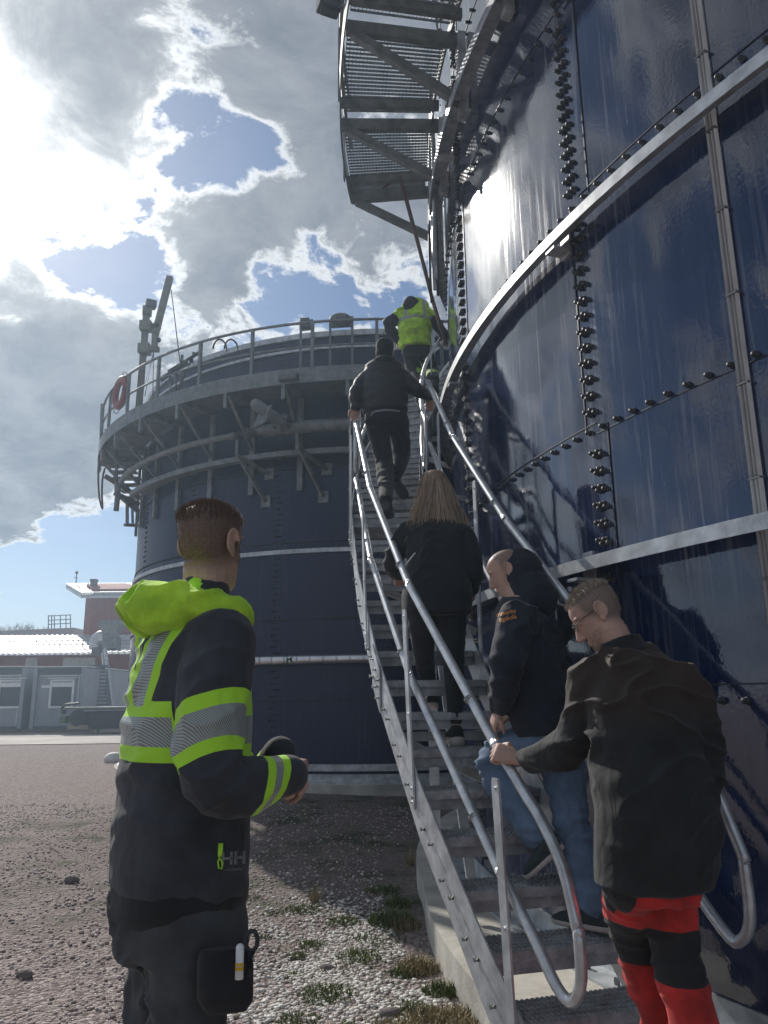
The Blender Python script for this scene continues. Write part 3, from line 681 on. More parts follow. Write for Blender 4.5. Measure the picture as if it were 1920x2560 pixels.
# lifebuoy
lb = thing('lifebuoy', 'orange-red lifebuoy hung on the far walkway railing with thin rope', 'lifebuoy', oncyl(300, 975, FC, FD))
q = oncyl(301, 982, FC, FD-.02); t = atan2(q.y-FC[1], q.x-FC[0]); tg = Vector((-sin(t), cos(t), 0))
M = MB(); M.tube([q+tg*.27*cos(a)+Vector((0, 0, .27*sin(a))) for a in [2*pi*i/24 for i in range(24)]], .065, 10, closed=True); M.build('ring', REDO, lb)
M = MB(); M.tube([q+tg*(.36+.05*(i % 6 > 2))*cos(a)+Vector((0, 0, (.36+.05*(i % 6 > 2))*sin(a))) for i, a in enumerate([2*pi*i/24 for i in range(24)])], .008, 5, closed=True); M.build('rope', DGREY, lb)
# side platform and descending stair at the far tank's left
sp = thing('side_platform', 'stepped grating platform and stair hanging off the far tank left side', 'platform', at(300, 1150, Y=15.5))
def grid(M, a, b_, c, n, m_):   # open grid between three corners
    a, b_, c = Vector(a), Vector(b_), Vector(c)
    for i in range(n+1): M.bar(a+(b_-a)*i/n, a+(b_-a)*i/n+(c-a), .012, .03)
    for j in range(m_+1): M.bar(a+(c-a)*j/m_, b_+(c-a)*j/m_, .012, .02)
M = MB(); grid(M, at(262, 1075, Y=15.2), at(380, 1080, Y=15.2), at(285, 1090, Y=16.4), 16, 6); M.build('grating', GALVD, sp)
for i, (x0, y0, x1, y1) in enumerate(((268, 1100, 395, 1150), (258, 1160, 370, 1170), (262, 1190, 350, 1245), (285, 1232, 348, 1262), (300, 1240, 370, 1300))):
    M = MB(); M.bar(at(x0, y0, Y=15.6), at(x1, y1, Y=15.9), .07, .09); M.build('beam', GALVD, sp)
for i in range(6):
    M = MB(); q = at(300+i*9, 1165+i*16, Y=15.6+.1*i); M.box(q, (.55, .22, .03)); M.build('step', GALVD, sp)
for (x0, y0, x1, y1) in ((256, 1010, 252, 1130), (262, 1085, 258, 1165), (294, 1050, 290, 1230), (318, 1260, 318, 1312)):
    M = MB(); M.bar(at(x0, y0, Y=15.4), at(x1, y1, Y=15.4), .06, .05); M.build('upright', GALVD, sp)
M = MB(); M.bar(at(312, 1312, Y=15.9), at(348, 1314, Y=16.2), .08, .06); M.bar(at(330, 1250, Y=15.9), at(332, 1312, Y=16.0), .04, .04); M.build('bracket', GALVD, sp)
hh = thing('hanging_hose', 'dark red hose loop dangling below the far side platform', 'hose', at(252, 1200, Y=15.3))
M = MB(); M.tube(smoothpath([at(256, 1130, Y=15.3), at(246, 1180, Y=15.3), at(248, 1240, Y=15.3), at(256, 1272, Y=15.3), at(255, 1240, Y=15.2), at(256, 1200, Y=15.2), at(262, 1170, Y=15.2)], 4), .020, 8); M.build('hose', HOSE, hh)
# ================================================================ BACKGROUND YARD
def fbox(M, x0, y0, x1, y1, Y, dep, flip=0):  # front rectangle given in photo px at depth Y, real thickness dep behind
    a = at(x0, y1, Y=Y); b_ = at(x1, y0, Y=Y); return M.box(((a.x+b_.x)/2, Y+dep/2, (a.z+b_.z)/2), (abs(b_.x-a.x), dep, abs(b_.z-a.z)))
CY_ = 35.0
def container(x0, x1, label, win, left=False):
    a = at(x0, 1812, Y=CY_); c = at(x1, 1667, Y=CY_); zb, zt = .15, c.z
    o = thing('site_cabin', label, 'cabin', ((a.x+c.x)/2, CY_+3, zb), 'grey site cabins in the yard')
    W_ = c.x-a.x; X = lambda u: a.x+W_*u; Z = lambda v: zb+(zt-zb)*v
    M = MB(); M.box((X(.5), CY_+3.04, (zb+zt)/2), (W_-.08, 6, zt-zb-.1)); M.build('body', GREYP, o)
    for u in (0.04, .96): M = MB(); M.box((X(u), CY_-.0, (zb+zt)/2), (.16, .16, zt-zb)); M.build('corner_post', GREYP, o)
    for v, h in ((.93, .30), (.01, .15)): M = MB(); M.box((X(.5), CY_+.02, Z(v)), (W_-.36, .10, h)); M.build('frame_beam', DGREY, o)
    M = MB(); M.box((X(.5), CY_+.035, Z(.86)), (W_-.4, .03, .05)); M.box((X(.88), CY_+.02, Z(.44)), (.04, .03, 2.1)); M.build('gutter_pipe', WHITEP, o)
    wx, wz, ww, wh = win
    w = MB(); fr = .09
    for dx, dz, sx_, sz in ((0, wh/2, ww, fr), (0, -wh/2, ww, fr), (-ww/2+fr/2, 0, fr, wh), (ww/2-fr/2, 0, fr, wh)): w.box((X(wx)+dx, CY_-.02, Z(wz)+dz), (sx_, .1+.004*(dx == 0), sz))
    w.box((X(wx), CY_-.03, Z(wz)+wh/2-.18), (ww-.16, .07, .20)); w.box((X(wx), CY_-.05, Z(wz)+wh/2+.10), (ww+.25, .14, .04))
    wo_ = w.build('window', WHITEP, o)
    M = MB(); M.box((X(wx), CY_+.005, Z(wz)), (ww-.1, .04, wh-.1)); M.build('pane', GLASS, wo_)
    M = MB(); M.box((X(.24), CY_+.03, Z(.68)), (.38, .04, .12)); M.build('sign_plate', WHITEP, o)
    M = MB(); M.box((X(.5), CY_+3, zt+.02), (W_-.1, 6.0, .05)); M.build('roof', WHITEP, o)
    return o
container(74, 216, 'grey site cabin with one white-framed window, nearer the trailer', (.57, .56, 1.08, 1.15))
container(-72, 68, 'grey site cabin with shuttered window at the left photo edge', (.72, .56, 1.10, 1.15))
TIM = mat('timber', (.16, .13, .10), rough=.9)
for i in range(5):
    M = MB(); M.box((at(20+45*i, 1815, Y=34.6).x, 34.9, .07), (.9, .25, .13)); tag(M.build('timber_beam', TIM), 'short timber beam lying under the grey site cabins', 'beam', 'timber beams under the cabins')
# red low building
rb = thing('red_building', 'long low red building with corrugated metal roof behind the cabins', 'building', (-22, 42, 0))
BY = 41.0
eL = at(-60, 1640, Y=BY); eR = at(320, 1636, Y=BY)
M = MB(); M.box(((-40+eR.x)/2, BY+4.5, eL.z/2), (eR.x+40, 8.6, eL.z)); M.build('wall', REDW, rb)
M = MB(); rz = at(100, 1592, Y=BY+4.6).z; x = -40.0
while x < eR.x+.4:
    M.hexa([(x, BY-.5, eL.z-.02), (x+.15, BY-.5, eL.z-.02), (x+.15+1.2, BY+4.6, rz-.02), (x+1.2, BY+4.6, rz-.02), (x+.02, BY-.5, eL.z+.10), (x+.13, BY-.5, eL.z+.10), (x+.13+1.2, BY+4.6, rz+.10), (x+.02+1.2, BY+4.6, rz+.10)]); x += .30
M.add([(-40, BY-.45, eL.z), (eR.x+.4, BY-.45, eL.z), (eR.x+1.5, BY+4.6, rz), (-39, BY+4.6, rz)], [(0, 1, 2, 3)])
rfo = M.build('roof', mat('corrugated_roof', (.55, .56, .58), rough=.38, metal=.5, var=.05), rb)
M = MB(); y_ = BY-.1
for z_ in (.15, .35): M.bar((-40, y_+.9, eL.z+.45+z_), (eR.x, y_+.9, eL.z+.45+z_), .03, .03)
for i in range(20): M.bar((-40+1.25*i, y_+.9, eL.z+.25), (-40+1.25*i, y_+.9, eL.z+.85), .03, .03)
M.build('snow_rail', DGREY, rfo)
for (x0, x1) in ((60, 94), (153, 238)):
    M = MB(); fbox(M, x0, 1644, x1, 1700, BY+.15, .1); M.build('door', mat('pale_door', (.48, .44, .40), rough=.7), rb)
M = MB(); fbox(M, 290, 1640, 330, 1800, BY+.16, .1); M.build('gable_panel', REDW, rb)
# tower
tw = thing('red_tower', 'tall red clad tower block with slanted metal roof rising behind', 'building', at(250, 1590, Y=46))
M = MB(); a = at(180, 1600, Y=46); c = at(335, 1472, Y=46); M.hexa([(a.x, 47.6, 0), (a.x+1.0, 46, 0), (c.x, 46, 0), (c.x, 52, 0), (a.x, 47.6, c.z+.6), (a.x+1.0, 46, c.z), (c.x, 46, c.z), (c.x, 52, c.z+1.2)]); M.build('wall', REDW, tw)
M = MB(); rl = at(165, 1462, Y=49); z1 = at(203, 1485, Y=45.5).z; z2 = at(165, 1462, Y=50).z; xa = at(203, 1485, Y=45.5).x; xb = at(345, 1485, Y=45.5).x; xc = at(165, 1462, Y=50).x
n = 34
for i in range(n):
    u0, u1 = i/n, (i+.6)/n; M.hexa([(xa+(xb-xa)*u0, 45.5, z1-.1), (xa+(xb-xa)*u1, 45.5, z1-.1), (xc+(xb-xc+1)*u1, 50, z2-.1), (xc+(xb-xc+1)*u0, 50, z2-.1), (xa+(xb-xa)*u0, 45.5, z1+.10), (xa+(xb-xa)*u1, 45.5, z1+.10), (xc+(xb-xc+1)*u1, 50, z2+.1), (xc+(xb-xc+1)*u0, 50, z2+.10)])
M.hexa([(xa, 45.5, z1-.25), (xb, 45.5, z1-.25), (xb+1, 50, z2-.25), (xc, 50, z2-.25), (xa, 45.5, z1-.02), (xb, 45.5, z1-.02), (xb+1, 50, z2-.02), (xc, 50, z2-.02)])
tr_ = M.build('roof', bpy.data.materials['corrugated_roof'], tw)
M = MB(); q = at(234, 1468, Y=47); M.box(q, (.32, .32, .7)); M.box(q+Vector((0, 0, .42)), (.38, .38, .14)); M.build('chimney', DGREY, tr_)
M = MB(); M.bar(at(190, 1462, Y=49), at(192, 1427, Y=49), .05, .05); M.bar(at(185, 1444, Y=49), at(195, 1445, Y=49), .04, .04); M.ball(at(192, 1432, Y=49), .1); M.build('antenna', DGREY, tr_)
# grey hall with roof railing
gh = thing('grey_hall', 'pale grey flat industrial hall behind the red building', 'building', at(80, 1585, Y=52))
M = MB(); a = at(-60, 1592, Y=52); c = at(185, 1569, Y=52); M.hexa([(a.x-8, 52, 0), (c.x, 52, 0), (c.x, 60, 0), (a.x-8, 60, 0), (a.x-8, 52, at(-60, 1590, Y=52).z), (c.x, 52, c.z), (c.x, 60, c.z), (a.x-8, 60, at(-60, 1590, Y=52).z)]); M.build('wall', mat('pale_cladding', (.38, .39, .39), rough=.7, var=.05), gh)
M = MB()
for y in (1537, 1548, 1558): M.bar(at(121, y+3, Y=54), at(178, y, Y=54), .05, .05); 
for x in (121, 129, 136, 151, 165, 176): M.bar(at(x, 1538, Y=54), at(x, 1572, Y=54), .05, .05)
M.build('roof_railing', mat('blue_rail', (.05, .07, .14), rough=.5), gh)
# extractor duct with hopper
dk = thing('extractor_duct', 'bent silver duct and hopper on the roof before the red tower', 'duct', at(250, 1610, Y=39))
M = MB(); M.tube(smoothpath([at(238, 1622, Y=39), at(240, 1604, Y=39), at(250, 1592, Y=39), at(272, 1589, Y=39)], 4), .30, 14); M.build('elbow', GALV, dk)
M = MB(); q = at(279, 1575, Y=39); r_ = .5
M.loft([[Vector((q.x+sx_*w, q.y+sy*w, z)) for sx_, sy in ((-1, -1), (1, -1), (1, 1), (-1, 1))] for w, z in ((.32, q.z-.9), (.32, q.z-.2), (.55, q.z+.25), (.50, q.z+.45))], True, False); M.build('hopper', GALVD, dk)
M = MB(); fbox(M, 228, 1612, 250, 1636, 38.8, .6); fbox(M, 262, 1592, 292, 1625, 38.9, .7); M.build('fan_box', DGREY, dk)
# yard ladder and slatted frame
ld = thing('wall_ladder', 'long slanting steel ladder beside the red building wall', 'ladder', at(270, 1760, Y=38))
M = MB(); M.bar(at(262, 1622, Y=38), at(279, 1765, Y=37.6), .12, .16); M.bar(at(256, 1632, Y=38), at(271, 1765, Y=37.6), .10, .10); M.build('rail', GALV, ld)
sf = thing('slatted_rack', 'open slatted steel rack stacked between cabin and ladder', 'rack', at(240, 1765, Y=36.5))
for i in range(11):
    M = MB(); y = 1672+i*9; M.bar(at(218-.2*i, y, Y=36.5), at(262+.9*i, y-1, Y=37), .08, .06); M.build('slat', DGREY, sf)
M = MB(); fbox(M, 207, 1662, 262, 1668, 36.4, .8); M.build('top_panel', DGREY, sf)
# flatbed trailer
TY = at(240, 1836, Z=0.02).y
tl = thing('flatbed_trailer', 'dark flatbed trailer with green drawbar gear parked by the cabins', 'trailer', at(240, 1836, Y=TY))
M = MB(); fbox(M, 200, 1766, 420, 1776, TY, 2.4); M.build('deck', DGREY, tl)
M = MB(); fbox(M, 208, 1777, 420, 1822, TY+.3, 1.8); M.build('chassis', mat('black_steel', (.02, .02, .025), rough=.5), tl)
M = MB(); fbox(M, 145, 1768, 204, 1774, TY+.2, 1.8); fbox(M, 150, 1774, 156, 1786, TY+.3, .4); M.build('drawbar', GALVD, tl)
M = MB(); fbox(M, 147, 1790, 166, 1808, TY+.1, .9); fbox(M, 168, 1790, 186, 1806, TY+.1, .9); M.build('tool_box', mat('green_paint', (.05, .10, .06), rough=.5), tl, .03)
M = MB(); M.cyl(at(196, 1795, Y=TY+.1), at(196, 1795, Y=TY+.5), .34, 18); M.build('wheel', DARK, tl)
M = MB(); fbox(M, 168, 1813, 220, 1823, TY+.1, .5); M.build('timber_blocks', mat('pale_timber', (.30, .26, .19), rough=.9), tl)
M = MB(); q = at(245, 1822, Y=TY+.5); M.box((q.x, q.y, q.z/2+.03), (.10, .10, q.z)); M.box((q.x, q.y, .045), (.95, .5, .03)); M.build('support_foot', GALVD, tl)
M = MB(); M.tube(smoothpath([at(152, 1772, Y=TY), at(165, 1762, Y=TY), at(185, 1760, Y=TY), at(200, 1758, Y=TY)], 3), .05, 8); M.build('hose', DARK, tl)
# bare trees
BARK = mat('bark', (.16, .12, .10), rough=.9)
def bare_tree(x, y0, h, seed, label):
    rnd = random.Random(seed); Y = 85; base = at(x, 1600, Y=Y); base.z = 0; H = at(x, y0, Y=Y).z
    o = thing('bare_tree', label, 'tree', base, 'bare trees beyond the hall')
    M = MB(); M.tube([base, base+Vector((.2, 0, H*.45))], [.3, .2], 6); M.build('trunk', BARK, o)
    C = MB()
    def br_(p, d, L, r, dep):
        q = p+d*L; C.tube([p, q], [r, r*.6], 4, cap=False)
        if dep == 0: return
        for _ in range(3 if dep > 1 else 4):
            nd = (d+Vector((rnd.uniform(-.8, .8), rnd.uniform(-.8, .8), rnd.uniform(-.2, .7)))).normalized(); br_(q, nd, L*rnd.uniform(.6, .85), r*.6, dep-1)
    for _ in range(5):
        br_(base+Vector((.2, 0, H*rnd.uniform(.35, .45))), Vector((rnd.uniform(-.8, .8), rnd.uniform(-.5, .5), 1)).normalized(), H*.17, .12, 4)
    C.build('branches', BARK, o)
bare_tree(5, 1535, 0, 1, 'leafless tree cut by the left photo edge above the hall')
bare_tree(42, 1543, 0, 2, 'broad leafless tree in the middle of the far tree row')
bare_tree(82, 1541, 0, 3, 'leafless tree nearest the roof railing')
# small things on the ground
MARK = mat('white_sack', (.62, .61, .58), rough=.7)
for (x, y, s_, lab) in ((285, 1900, .34, 'white crumpled sack lying on gravel behind the foreground man'), ):
    q = at(x, y, Z=0.05); M = MB(); M.ball(q+Vector((0, 0, .02)), (s_*.7, s_*.5, s_*.45), 12, 8); o = M.build('sack', MARK); tag(o, lab, 'sack')
def rock(x, y, s_, lab, mtl, sd=0):
    q = at(x, y, Z=0.0); q.z = gz(q.x, q.y); M = MB(); M.ball(q+Vector((0, 0, s_*.12)), (s_, s_*.7, s_*.55), 12, 8)
    o3 = nvec(Vector(q)*9+Vector((sd, 0, 0)))
    M.v = [tuple(Vector(v)+(nvec(Vector(v)*9+Vector((sd, 0, 0)))-o3)*s_*.45) for v in M.v]; M.sm = [False]*len(M.sm)
    o = M.build('stone', mtl); tag(o, lab, 'stone')
STN = mat('stone', (.12, .10, .095), rough=.9, var=.4, nscale=20)
rock(62, 2420, .055, 'dark stone on gravel at lower left', STN, 1); rock(180, 2198, .06, 'reddish grey stone on gravel left of the foreground man', STN, 2)
rock(975, 2485, .055, 'dark grey stone among white pebbles near the slab corner', STN, 3); rock(822, 2375, .05, 'brown round stone among the white pebbles', STN, 4)
# pebbles (white decorative gravel patch) and loose gravel
def scatter(name, mtl, pts, s0, s1, flat=.6):
    rng = random.Random(5); ico = [Vector(v) for v in ((0, 0, 1), (.89, 0, .45), (.28, .85, .45), (-.72, .53, .45), (-.72, -.53, .45), (.28, -.85, .45), (.72, .53, -.45), (-.28, .85, -.45), (-.89, 0, -.45), (-.28, -.85, -.45), (.72, -.53, -.45), (0, 0, -1))]
    F = [(0, 1, 2), (0, 2, 3), (0, 3, 4), (0, 4, 5), (0, 5, 1), (1, 6, 2), (2, 7, 3), (3, 8, 4), (4, 9, 5), (5, 10, 1), (2, 6, 7), (3, 7, 8), (4, 8, 9), (5, 9, 10), (1, 10, 6), (6, 11, 7), (7, 11, 8), (8, 11, 9), (9, 11, 10), (10, 11, 6)]
    M = MB()
    for (x, y) in pts:
        s_ = rng.uniform(s0, s1)*(.6+.4*rng.random()); a = rng.uniform(0, 6.3); z = gz(x, y)+s_*.25; e1 = rng.uniform(.75, 1.3); ca, sa = cos(a), sin(a)
        vs = [(x+(v.x*e1*ca-v.y*sa)*s_*(1+.2*rng.uniform(-1, 1)), y+(v.x*e1*sa+v.y*ca)*s_, z+v.z*s_*flat) for v in ico]
        M.add(vs, F, True)
    return tag(M.build(name, mtl), kind='stuff')
def inpatch(x, y):
    d = hypot(x-TC[0], y-TC[1]); w = noise.noise(Vector((x*.9, y*.9, 1)))*.35
    return max(0, min(1, ((8.45+1.15+w)-d)/.55)) if 8.40 < d and y < 7.2 else 0
rng_ = random.Random(3); pts = []
while len(pts) < 7500:
    y = 3.0+rng_.random()**1.3*4.3; x = rng_.uniform(-2.2, 1.3)
    dens = inpatch(x, y)*(1 if y < 4.9 else max(0.05, 1-(y-4.9)/1.8))*max(.12, min(1, .5+1.6*noise.noise(Vector((x*2.2, y*2.2, 7)))))
    if rng_.random() < dens: pts.append((x, y))
def stone_mat(name, a, c):
    m = bpy.data.materials.new(name); m.use_nodes = True; t = m.node_tree; b = NB(t); p = t.nodes['Principled BSDF']
    r = b.n('ShaderNodeNewGeometry').outputs['Random Per Island']
    t.links.new(b.mix(r, a, c), p.inputs['Base Color']); p.inputs['Roughness'].default_value = .8; return m
scatter('white_pebbles', stone_mat('pebble', (.26, .22, .19), (.80, .78, .74)), pts, .010, .020)
pts = []
while len(pts) < 15000:
    y = 2.2+rng_.random()**1.5*9; x = rng_.uniform(-.62*y-.3, 1.3)
    if hypot(x-TC[0], y-TC[1]) > 8.45: pts.append((x, y))
scatter('loose_gravel', stone_mat('chip', (.17, .13, .125), (.62, .53, .50)), pts, .006, .017, .7)
# grass and weeds
gm = stone_mat('grass', (.05, .085, .02), (.17, .20, .06)); dgm = stone_mat('dry_grass', (.20, .16, .08), (.34, .28, .16))
def tufts(name, mtl, centres, seed):
    r = random.Random(seed); M = MB()
    for (cx, cy, rad, n, h) in centres:
        for _ in range(int(n*1.7)):
            a = r.uniform(0, 6.3); q = rad*sqrt(r.random()); x = cx+q*cos(a); y = cy+q*sin(a); z = gz(x, y)-.005; hh_ = h*r.uniform(.4, 1.2)*(1-.5*q/rad)
            b_ = r.uniform(0, 6.3); w = .0045; ln = r.uniform(.2, .9)*hh_; dx, dy = cos(b_), sin(b_)
            M.add([(x-dy*w, y+dx*w, z), (x+dy*w, y-dx*w, z), (x+dy*w*.7+dx*ln*.4, y-dx*w*.7+dy*ln*.4, z+hh_*.65), (x-dy*w*.7+dx*ln*.4, y+dx*w*.7+dy*ln*.4, z+hh_*.65), (x+dx*ln, y+dy*ln, z+hh_)], [(0, 1, 2, 3), (3, 2, 4)])
    return tag(M.build(name, mtl), kind='stuff')
def G(x, y, rad, n, h): q = at(x, y, Z=-.05); return (q.x, q.y, rad, n, h)
tufts('grass', gm, [G(820, 2465, .16, 260, .05), G(780, 2345, .10, 120, .05), G(900, 2370, .14, 160, .06), G(980, 2290, .16, 240, .12), G(995, 2245, .10, 120, .10), G(730, 2420, .08, 80, .03), G(745, 2375, .07, 80, .04),
    G(690, 2270, .10, 90, .03), G(630, 2235, .10, 90, .03), G(860, 2290, .12, 140, .05), G(760, 2260, .14, 130, .05), G(960, 2210, .16, 150, .06), G(1100, 2460, .09, 160, .09), G(1030, 2500, .10, 120, .05), G(740, 2530, .12, 160, .04), G(870, 2545, .08, 80, .04),
    G(860, 2060, .5, 260, .03), G(760, 2110, .5, 220, .03), G(950, 2100, .5, 240, .03), G(840, 2000, .5, 200, .03), G(1010, 2410, .08, 110, .06), G(940, 2330, .2, 120, .05), G(660, 2330, .06, 50, .03)], 1)
tufts('dry_grass', dgm, [G(1045, 2400, .12, 260, .10), G(1150, 2540, .20, 420, .07), G(1080, 2530, .16, 260, .07), G(1010, 2300, .12, 120, .09), G(785, 2240, .03, 26, .20), G(1025, 2150, .03, 26, .22), G(1000, 2560, .2, 300, .06), G(760, 2360, .2, 60, .04), G(850, 2400, .15, 70, .04)], 2)
#PEOPLE
# ================================================================ PEOPLE
SKIN = mat('skin', (.45, .285, .225), rough=.55, var=.10, nscale=14, bump=.0006, bscale=160)
SKIN.node_tree.nodes['Principled BSDF'].inputs['Subsurface Weight'].default_value = .12
SKIN.node_tree.nodes['Principled BSDF'].inputs['Subsurface Radius'].default_value = (.02, .008, .004)
def hair_mat(name, a, c, rough=.55):
    m = stone_mat(name, a, c); p = m.node_tree.nodes['Principled BSDF']; p.inputs['Roughness'].default_value = rough; return m
HAIRB = hair_mat('brown_hair', (.06, .035, .022), (.20, .12, .07)); HAIRG = hair_mat('grey_blond_hair', (.12, .10, .08), (.42, .38, .32)); HAIRL = hair_mat('long_blond_hair', (.09, .06, .038), (.40, .29, .19), .45)
def lerp(a, b, t): return a+(b-a)*t
def limb(M, pts, rs, n=14, sub=4):
    P = smoothpath([Vector(p) for p in pts], sub); R = []
    for i in range(len(pts)-1):
        for j in range(sub): t = j/sub; R.append(lerp(rs[i], rs[i+1], t*t*(3-2*t)))
    R.append(rs[-1]); M.tube(P, R, n); M.ball(P[0], R[0]*.98, 12, 8); M.ball(P[-1], R[-1]*.98, 12, 8)
def ringv(c, rv, fv, a, b, n=28, e=2.3):
    out = []
    for j in range(n):
        q = 2*pi*j/n; cc, ss = cos(q), sin(q)
        out.append(c+rv*a*math.copysign(abs(cc)**(2/e), cc)+fv*b*math.copysign(abs(ss)**(2/e), ss))
    return out
def torso(M, rings, fv, rv, s=1.0):   # rings: (px,py,Y,a,b)
    R = [(at(x, y, Y=Y), a*s, b*s) for x, y, Y, a, b in rings]; out = []
    P = smoothpath([r[0] for r in R], 3); A = []
    for i in range(len(R)-1):
        for j in range(3): t = j/3; A.append((lerp(R[i][1], R[i+1][1], t), lerp(R[i][2], R[i+1][2], t)))
    A.append((R[-1][1], R[-1][2]))
    M.loft([ringv(p, rv, fv, a, b) for p, (a, b) in zip(P, A)])
def realise(M, name, mt, voxel=.008, parent=None, smooth=4, fold=0., fs=(7, 7, 5), attrs=None, fine=0.):
    me = bpy.data.meshes.new(name); me.from_pydata([tuple(v) for v in M.v], [], M.f)
    bm = bmesh.new(); bm.from_mesh(me); bmesh.ops.recalc_face_normals(bm, faces=bm.faces); bm.to_mesh(me); bm.free()
    o = bpy.data.objects.new(name+'_src', me); COL.objects.link(o)
    r = o.modifiers.new('r', 'REMESH'); r.mode = 'VOXEL'; r.voxel_size = voxel; r.use_smooth_shade = True
    if smooth: sm = o.modifiers.new('s', 'SMOOTH'); sm.factor = .5; sm.iterations = smooth
    dg = bpy.context.evaluated_depsgraph_get(); ev = o.evaluated_get(dg); nm = bpy.data.meshes.new_from_object(ev); bpy.data.objects.remove(o); bpy.data.meshes.remove(me)
    nv = len(nm.vertices); co = np.empty(nv*3); nm.vertices.foreach_get('co', co); co = co.reshape(-1, 3)
    co0 = co.copy()
    if fold:
        nn = np.empty(nv*3); nm.vertices.foreach_get('normal', nn); nn = nn.reshape(-1, 3); d = np.empty(nv)
        for i in range(nv):
            c_ = co[i]; q = Vector((c_[0]*fs[0], c_[1]*fs[1], c_[2]*fs[2])); w = nvec(q*.5)*1.1
            a = noise.noise(q*.7+w); q2 = Vector((c_[0]*fs[0]*.8, c_[1]*fs[1]*.8, c_[2]*fs[2]*2.6))+w*1.6
            m_ = max(0., min(1., .55+noise.noise(q*.55+Vector((5, 1, 2)))*1.8)); rdg = (1-min(1., abs(noise.noise(q2)*2.2)))**2
            d[i] = fold*(a*.7+(rdg-.3)*m_*1.05)
        co = co+nn*d[:, None]
    off = np.array(tuple(wloc(parent))) if parent else np.zeros(3)
    if attrs:
        for k_, fn in attrs.items():
            at_ = nm.attributes.new(k_, 'FLOAT', 'POINT'); at_.data.foreach_set('value', np.array(fn(co0), dtype=np.float32))
    nm.vertices.foreach_set('co', (co-off).ravel()); nm.materials.clear(); nm.materials.append(mt); nm.polygons.foreach_set('use_smooth', [True]*len(nm.polygons)); nm.update()
    nm.name = name; ob = bpy.data.objects.new(name, nm); COL.objects.link(ob); ob.parent = parent; return ob
HEAD = [(-.117, .020, .078, .046), (-.106, .034, .086, .015), (-.090, .044, .088, -.015), (-.070, .054, .087, -.045), (-.045, .061, .088, -.064), (-.018, .067, .089, -.082), (.008, .070, .084, -.093), (.032, .073, .092, -.100), (.062, .075, .090, -.102), (.086, .070, .076, -.094), (.104, .055, .054, -.074), (.114, .036, .028, -.048), (.119, .012, .0, -.022)]
def _fine(T):
    out = []
    for i in range(len(T)-1):
        p0, p1, p2, p3 = T[max(0, i-1)], T[i], T[i+1], T[min(len(T)-1, i+2)]
        for j in range(3):
            t = j/3; out.append(tuple(.5*((2*b)+(-a+c)*t+(2*a-5*b+4*c-d)*t*t+(-a+3*b-3*c+d)*t**3) for a, b, c, d in zip(p0, p1, p2, p3)))
    return out+[T[-1]]
HEAD = _fine(HEAD)
def head_axes(az, tilt, roll=0.):
    f = Vector((sin(az)*cos(tilt), cos(az)*cos(tilt), -sin(tilt))); r = Vector((cos(az), -sin(az), 0)); u = r.cross(f)
    if roll: r, u = r*cos(roll)+u*sin(roll), u*cos(roll)-r*sin(roll)
    return f, r, u
def head_rings(c, ax, s=1., off=None):
    f, r, u = ax; rings = []
    for v, w, yf, yb in HEAD:
        ring = []; n = 32
        for j in range(n):
            q = 2*pi*j/n; cc, ss = cos(q), sin(q); x = w*math.copysign(abs(cc)**.92, cc); y = (yf+yb)/2+(yf-yb)/2*math.copysign(abs(ss)**.92, ss)
            if off:
                k = off(x, y, v); l = sqrt(x*x+(y+.01)**2+v*v*.8)+1e-6; x2 = x+x/l*k; y2 = y+(y+.01)/l*k; v2 = v+v/l*k*(1 if v > 0 else 0)
            else: x2, y2, v2 = x, y, v
            ring.append(c+(r*x2+f*y2+u*v2)*s)
        rings.append(ring)
    return rings
def head(M, c, ax, s=1., ears=True):
    f, r, u = ax; M.loft(head_rings(c, ax, s)); L = lambda x, y, z: c+(r*x+f*y+u*z)*s
    RR = Matrix((r, f, u)).transposed()
    limb(M, [L(0, .086, .020), L(0, .100, -.010), L(0, .108, -.030)], [.009*s, .012*s, .015*s], 10, 2)      # nose
    for q in (-1, 1): M.ball(L(.012*q, .098, -.036), .009*s, 8, 6)
    M.ball(L(0, .088, -.060), (.024*s, .010*s, .006*s), 12, 6, RR); M.ball(L(0, .086, -.071), (.021*s, .010*s, .006*s), 12, 6, RR)  # lips
    for q in (-1, 1):
        M.ball(L(.032*q, .076, .034), (.024*s, .014*s, .007*s), 10, 6, RR)     # brow
        M.ball(L(.032*q, .073, .012), (.014*s, .012*s, .009*s), 10, 6, RR)     # eye
        if ears:
            E = Matrix((r*cos(.45)-f*sin(.45)*q*-1, f*cos(.45)+r*sin(.45)*q*-1, u)).transposed()
            M.ball(L(.079*q, -.012, .006), (.007*s, .020*s, .033*s), 12, 8, RR @ Matrix.Rotation(.35*q, 3, 'Z'))
            M.ball(L(.076*q, -.004, -.020), (.007*s, .012*s, .015*s), 10, 6, RR)
            M.tube([L((.083+.006*sin(a/2+.3))*q, -.014-.020*cos(a)*1.0, .008+.031*sin(a)) for a in [-1.2+4.4*i/12 for i in range(13)]], .0048*s, 8)
def hair_cap(c, ax, s, t, front=.07, low=-.03, name='hair', mt=None, parent=None, vox=.005):
    def off(x, y, v):
        lim = low+max(0, (y+.03))*1.2; h = min(1, max(0, (v-lim)/.02))*(1 if y < front or v > .07 else max(0, 1-(y-front)/.02)); return -.012+(t+.012)*h
    M = MB(); M.loft(head_rings(c, ax, s, off)); return realise(M, name, mt, vox, parent, 1)
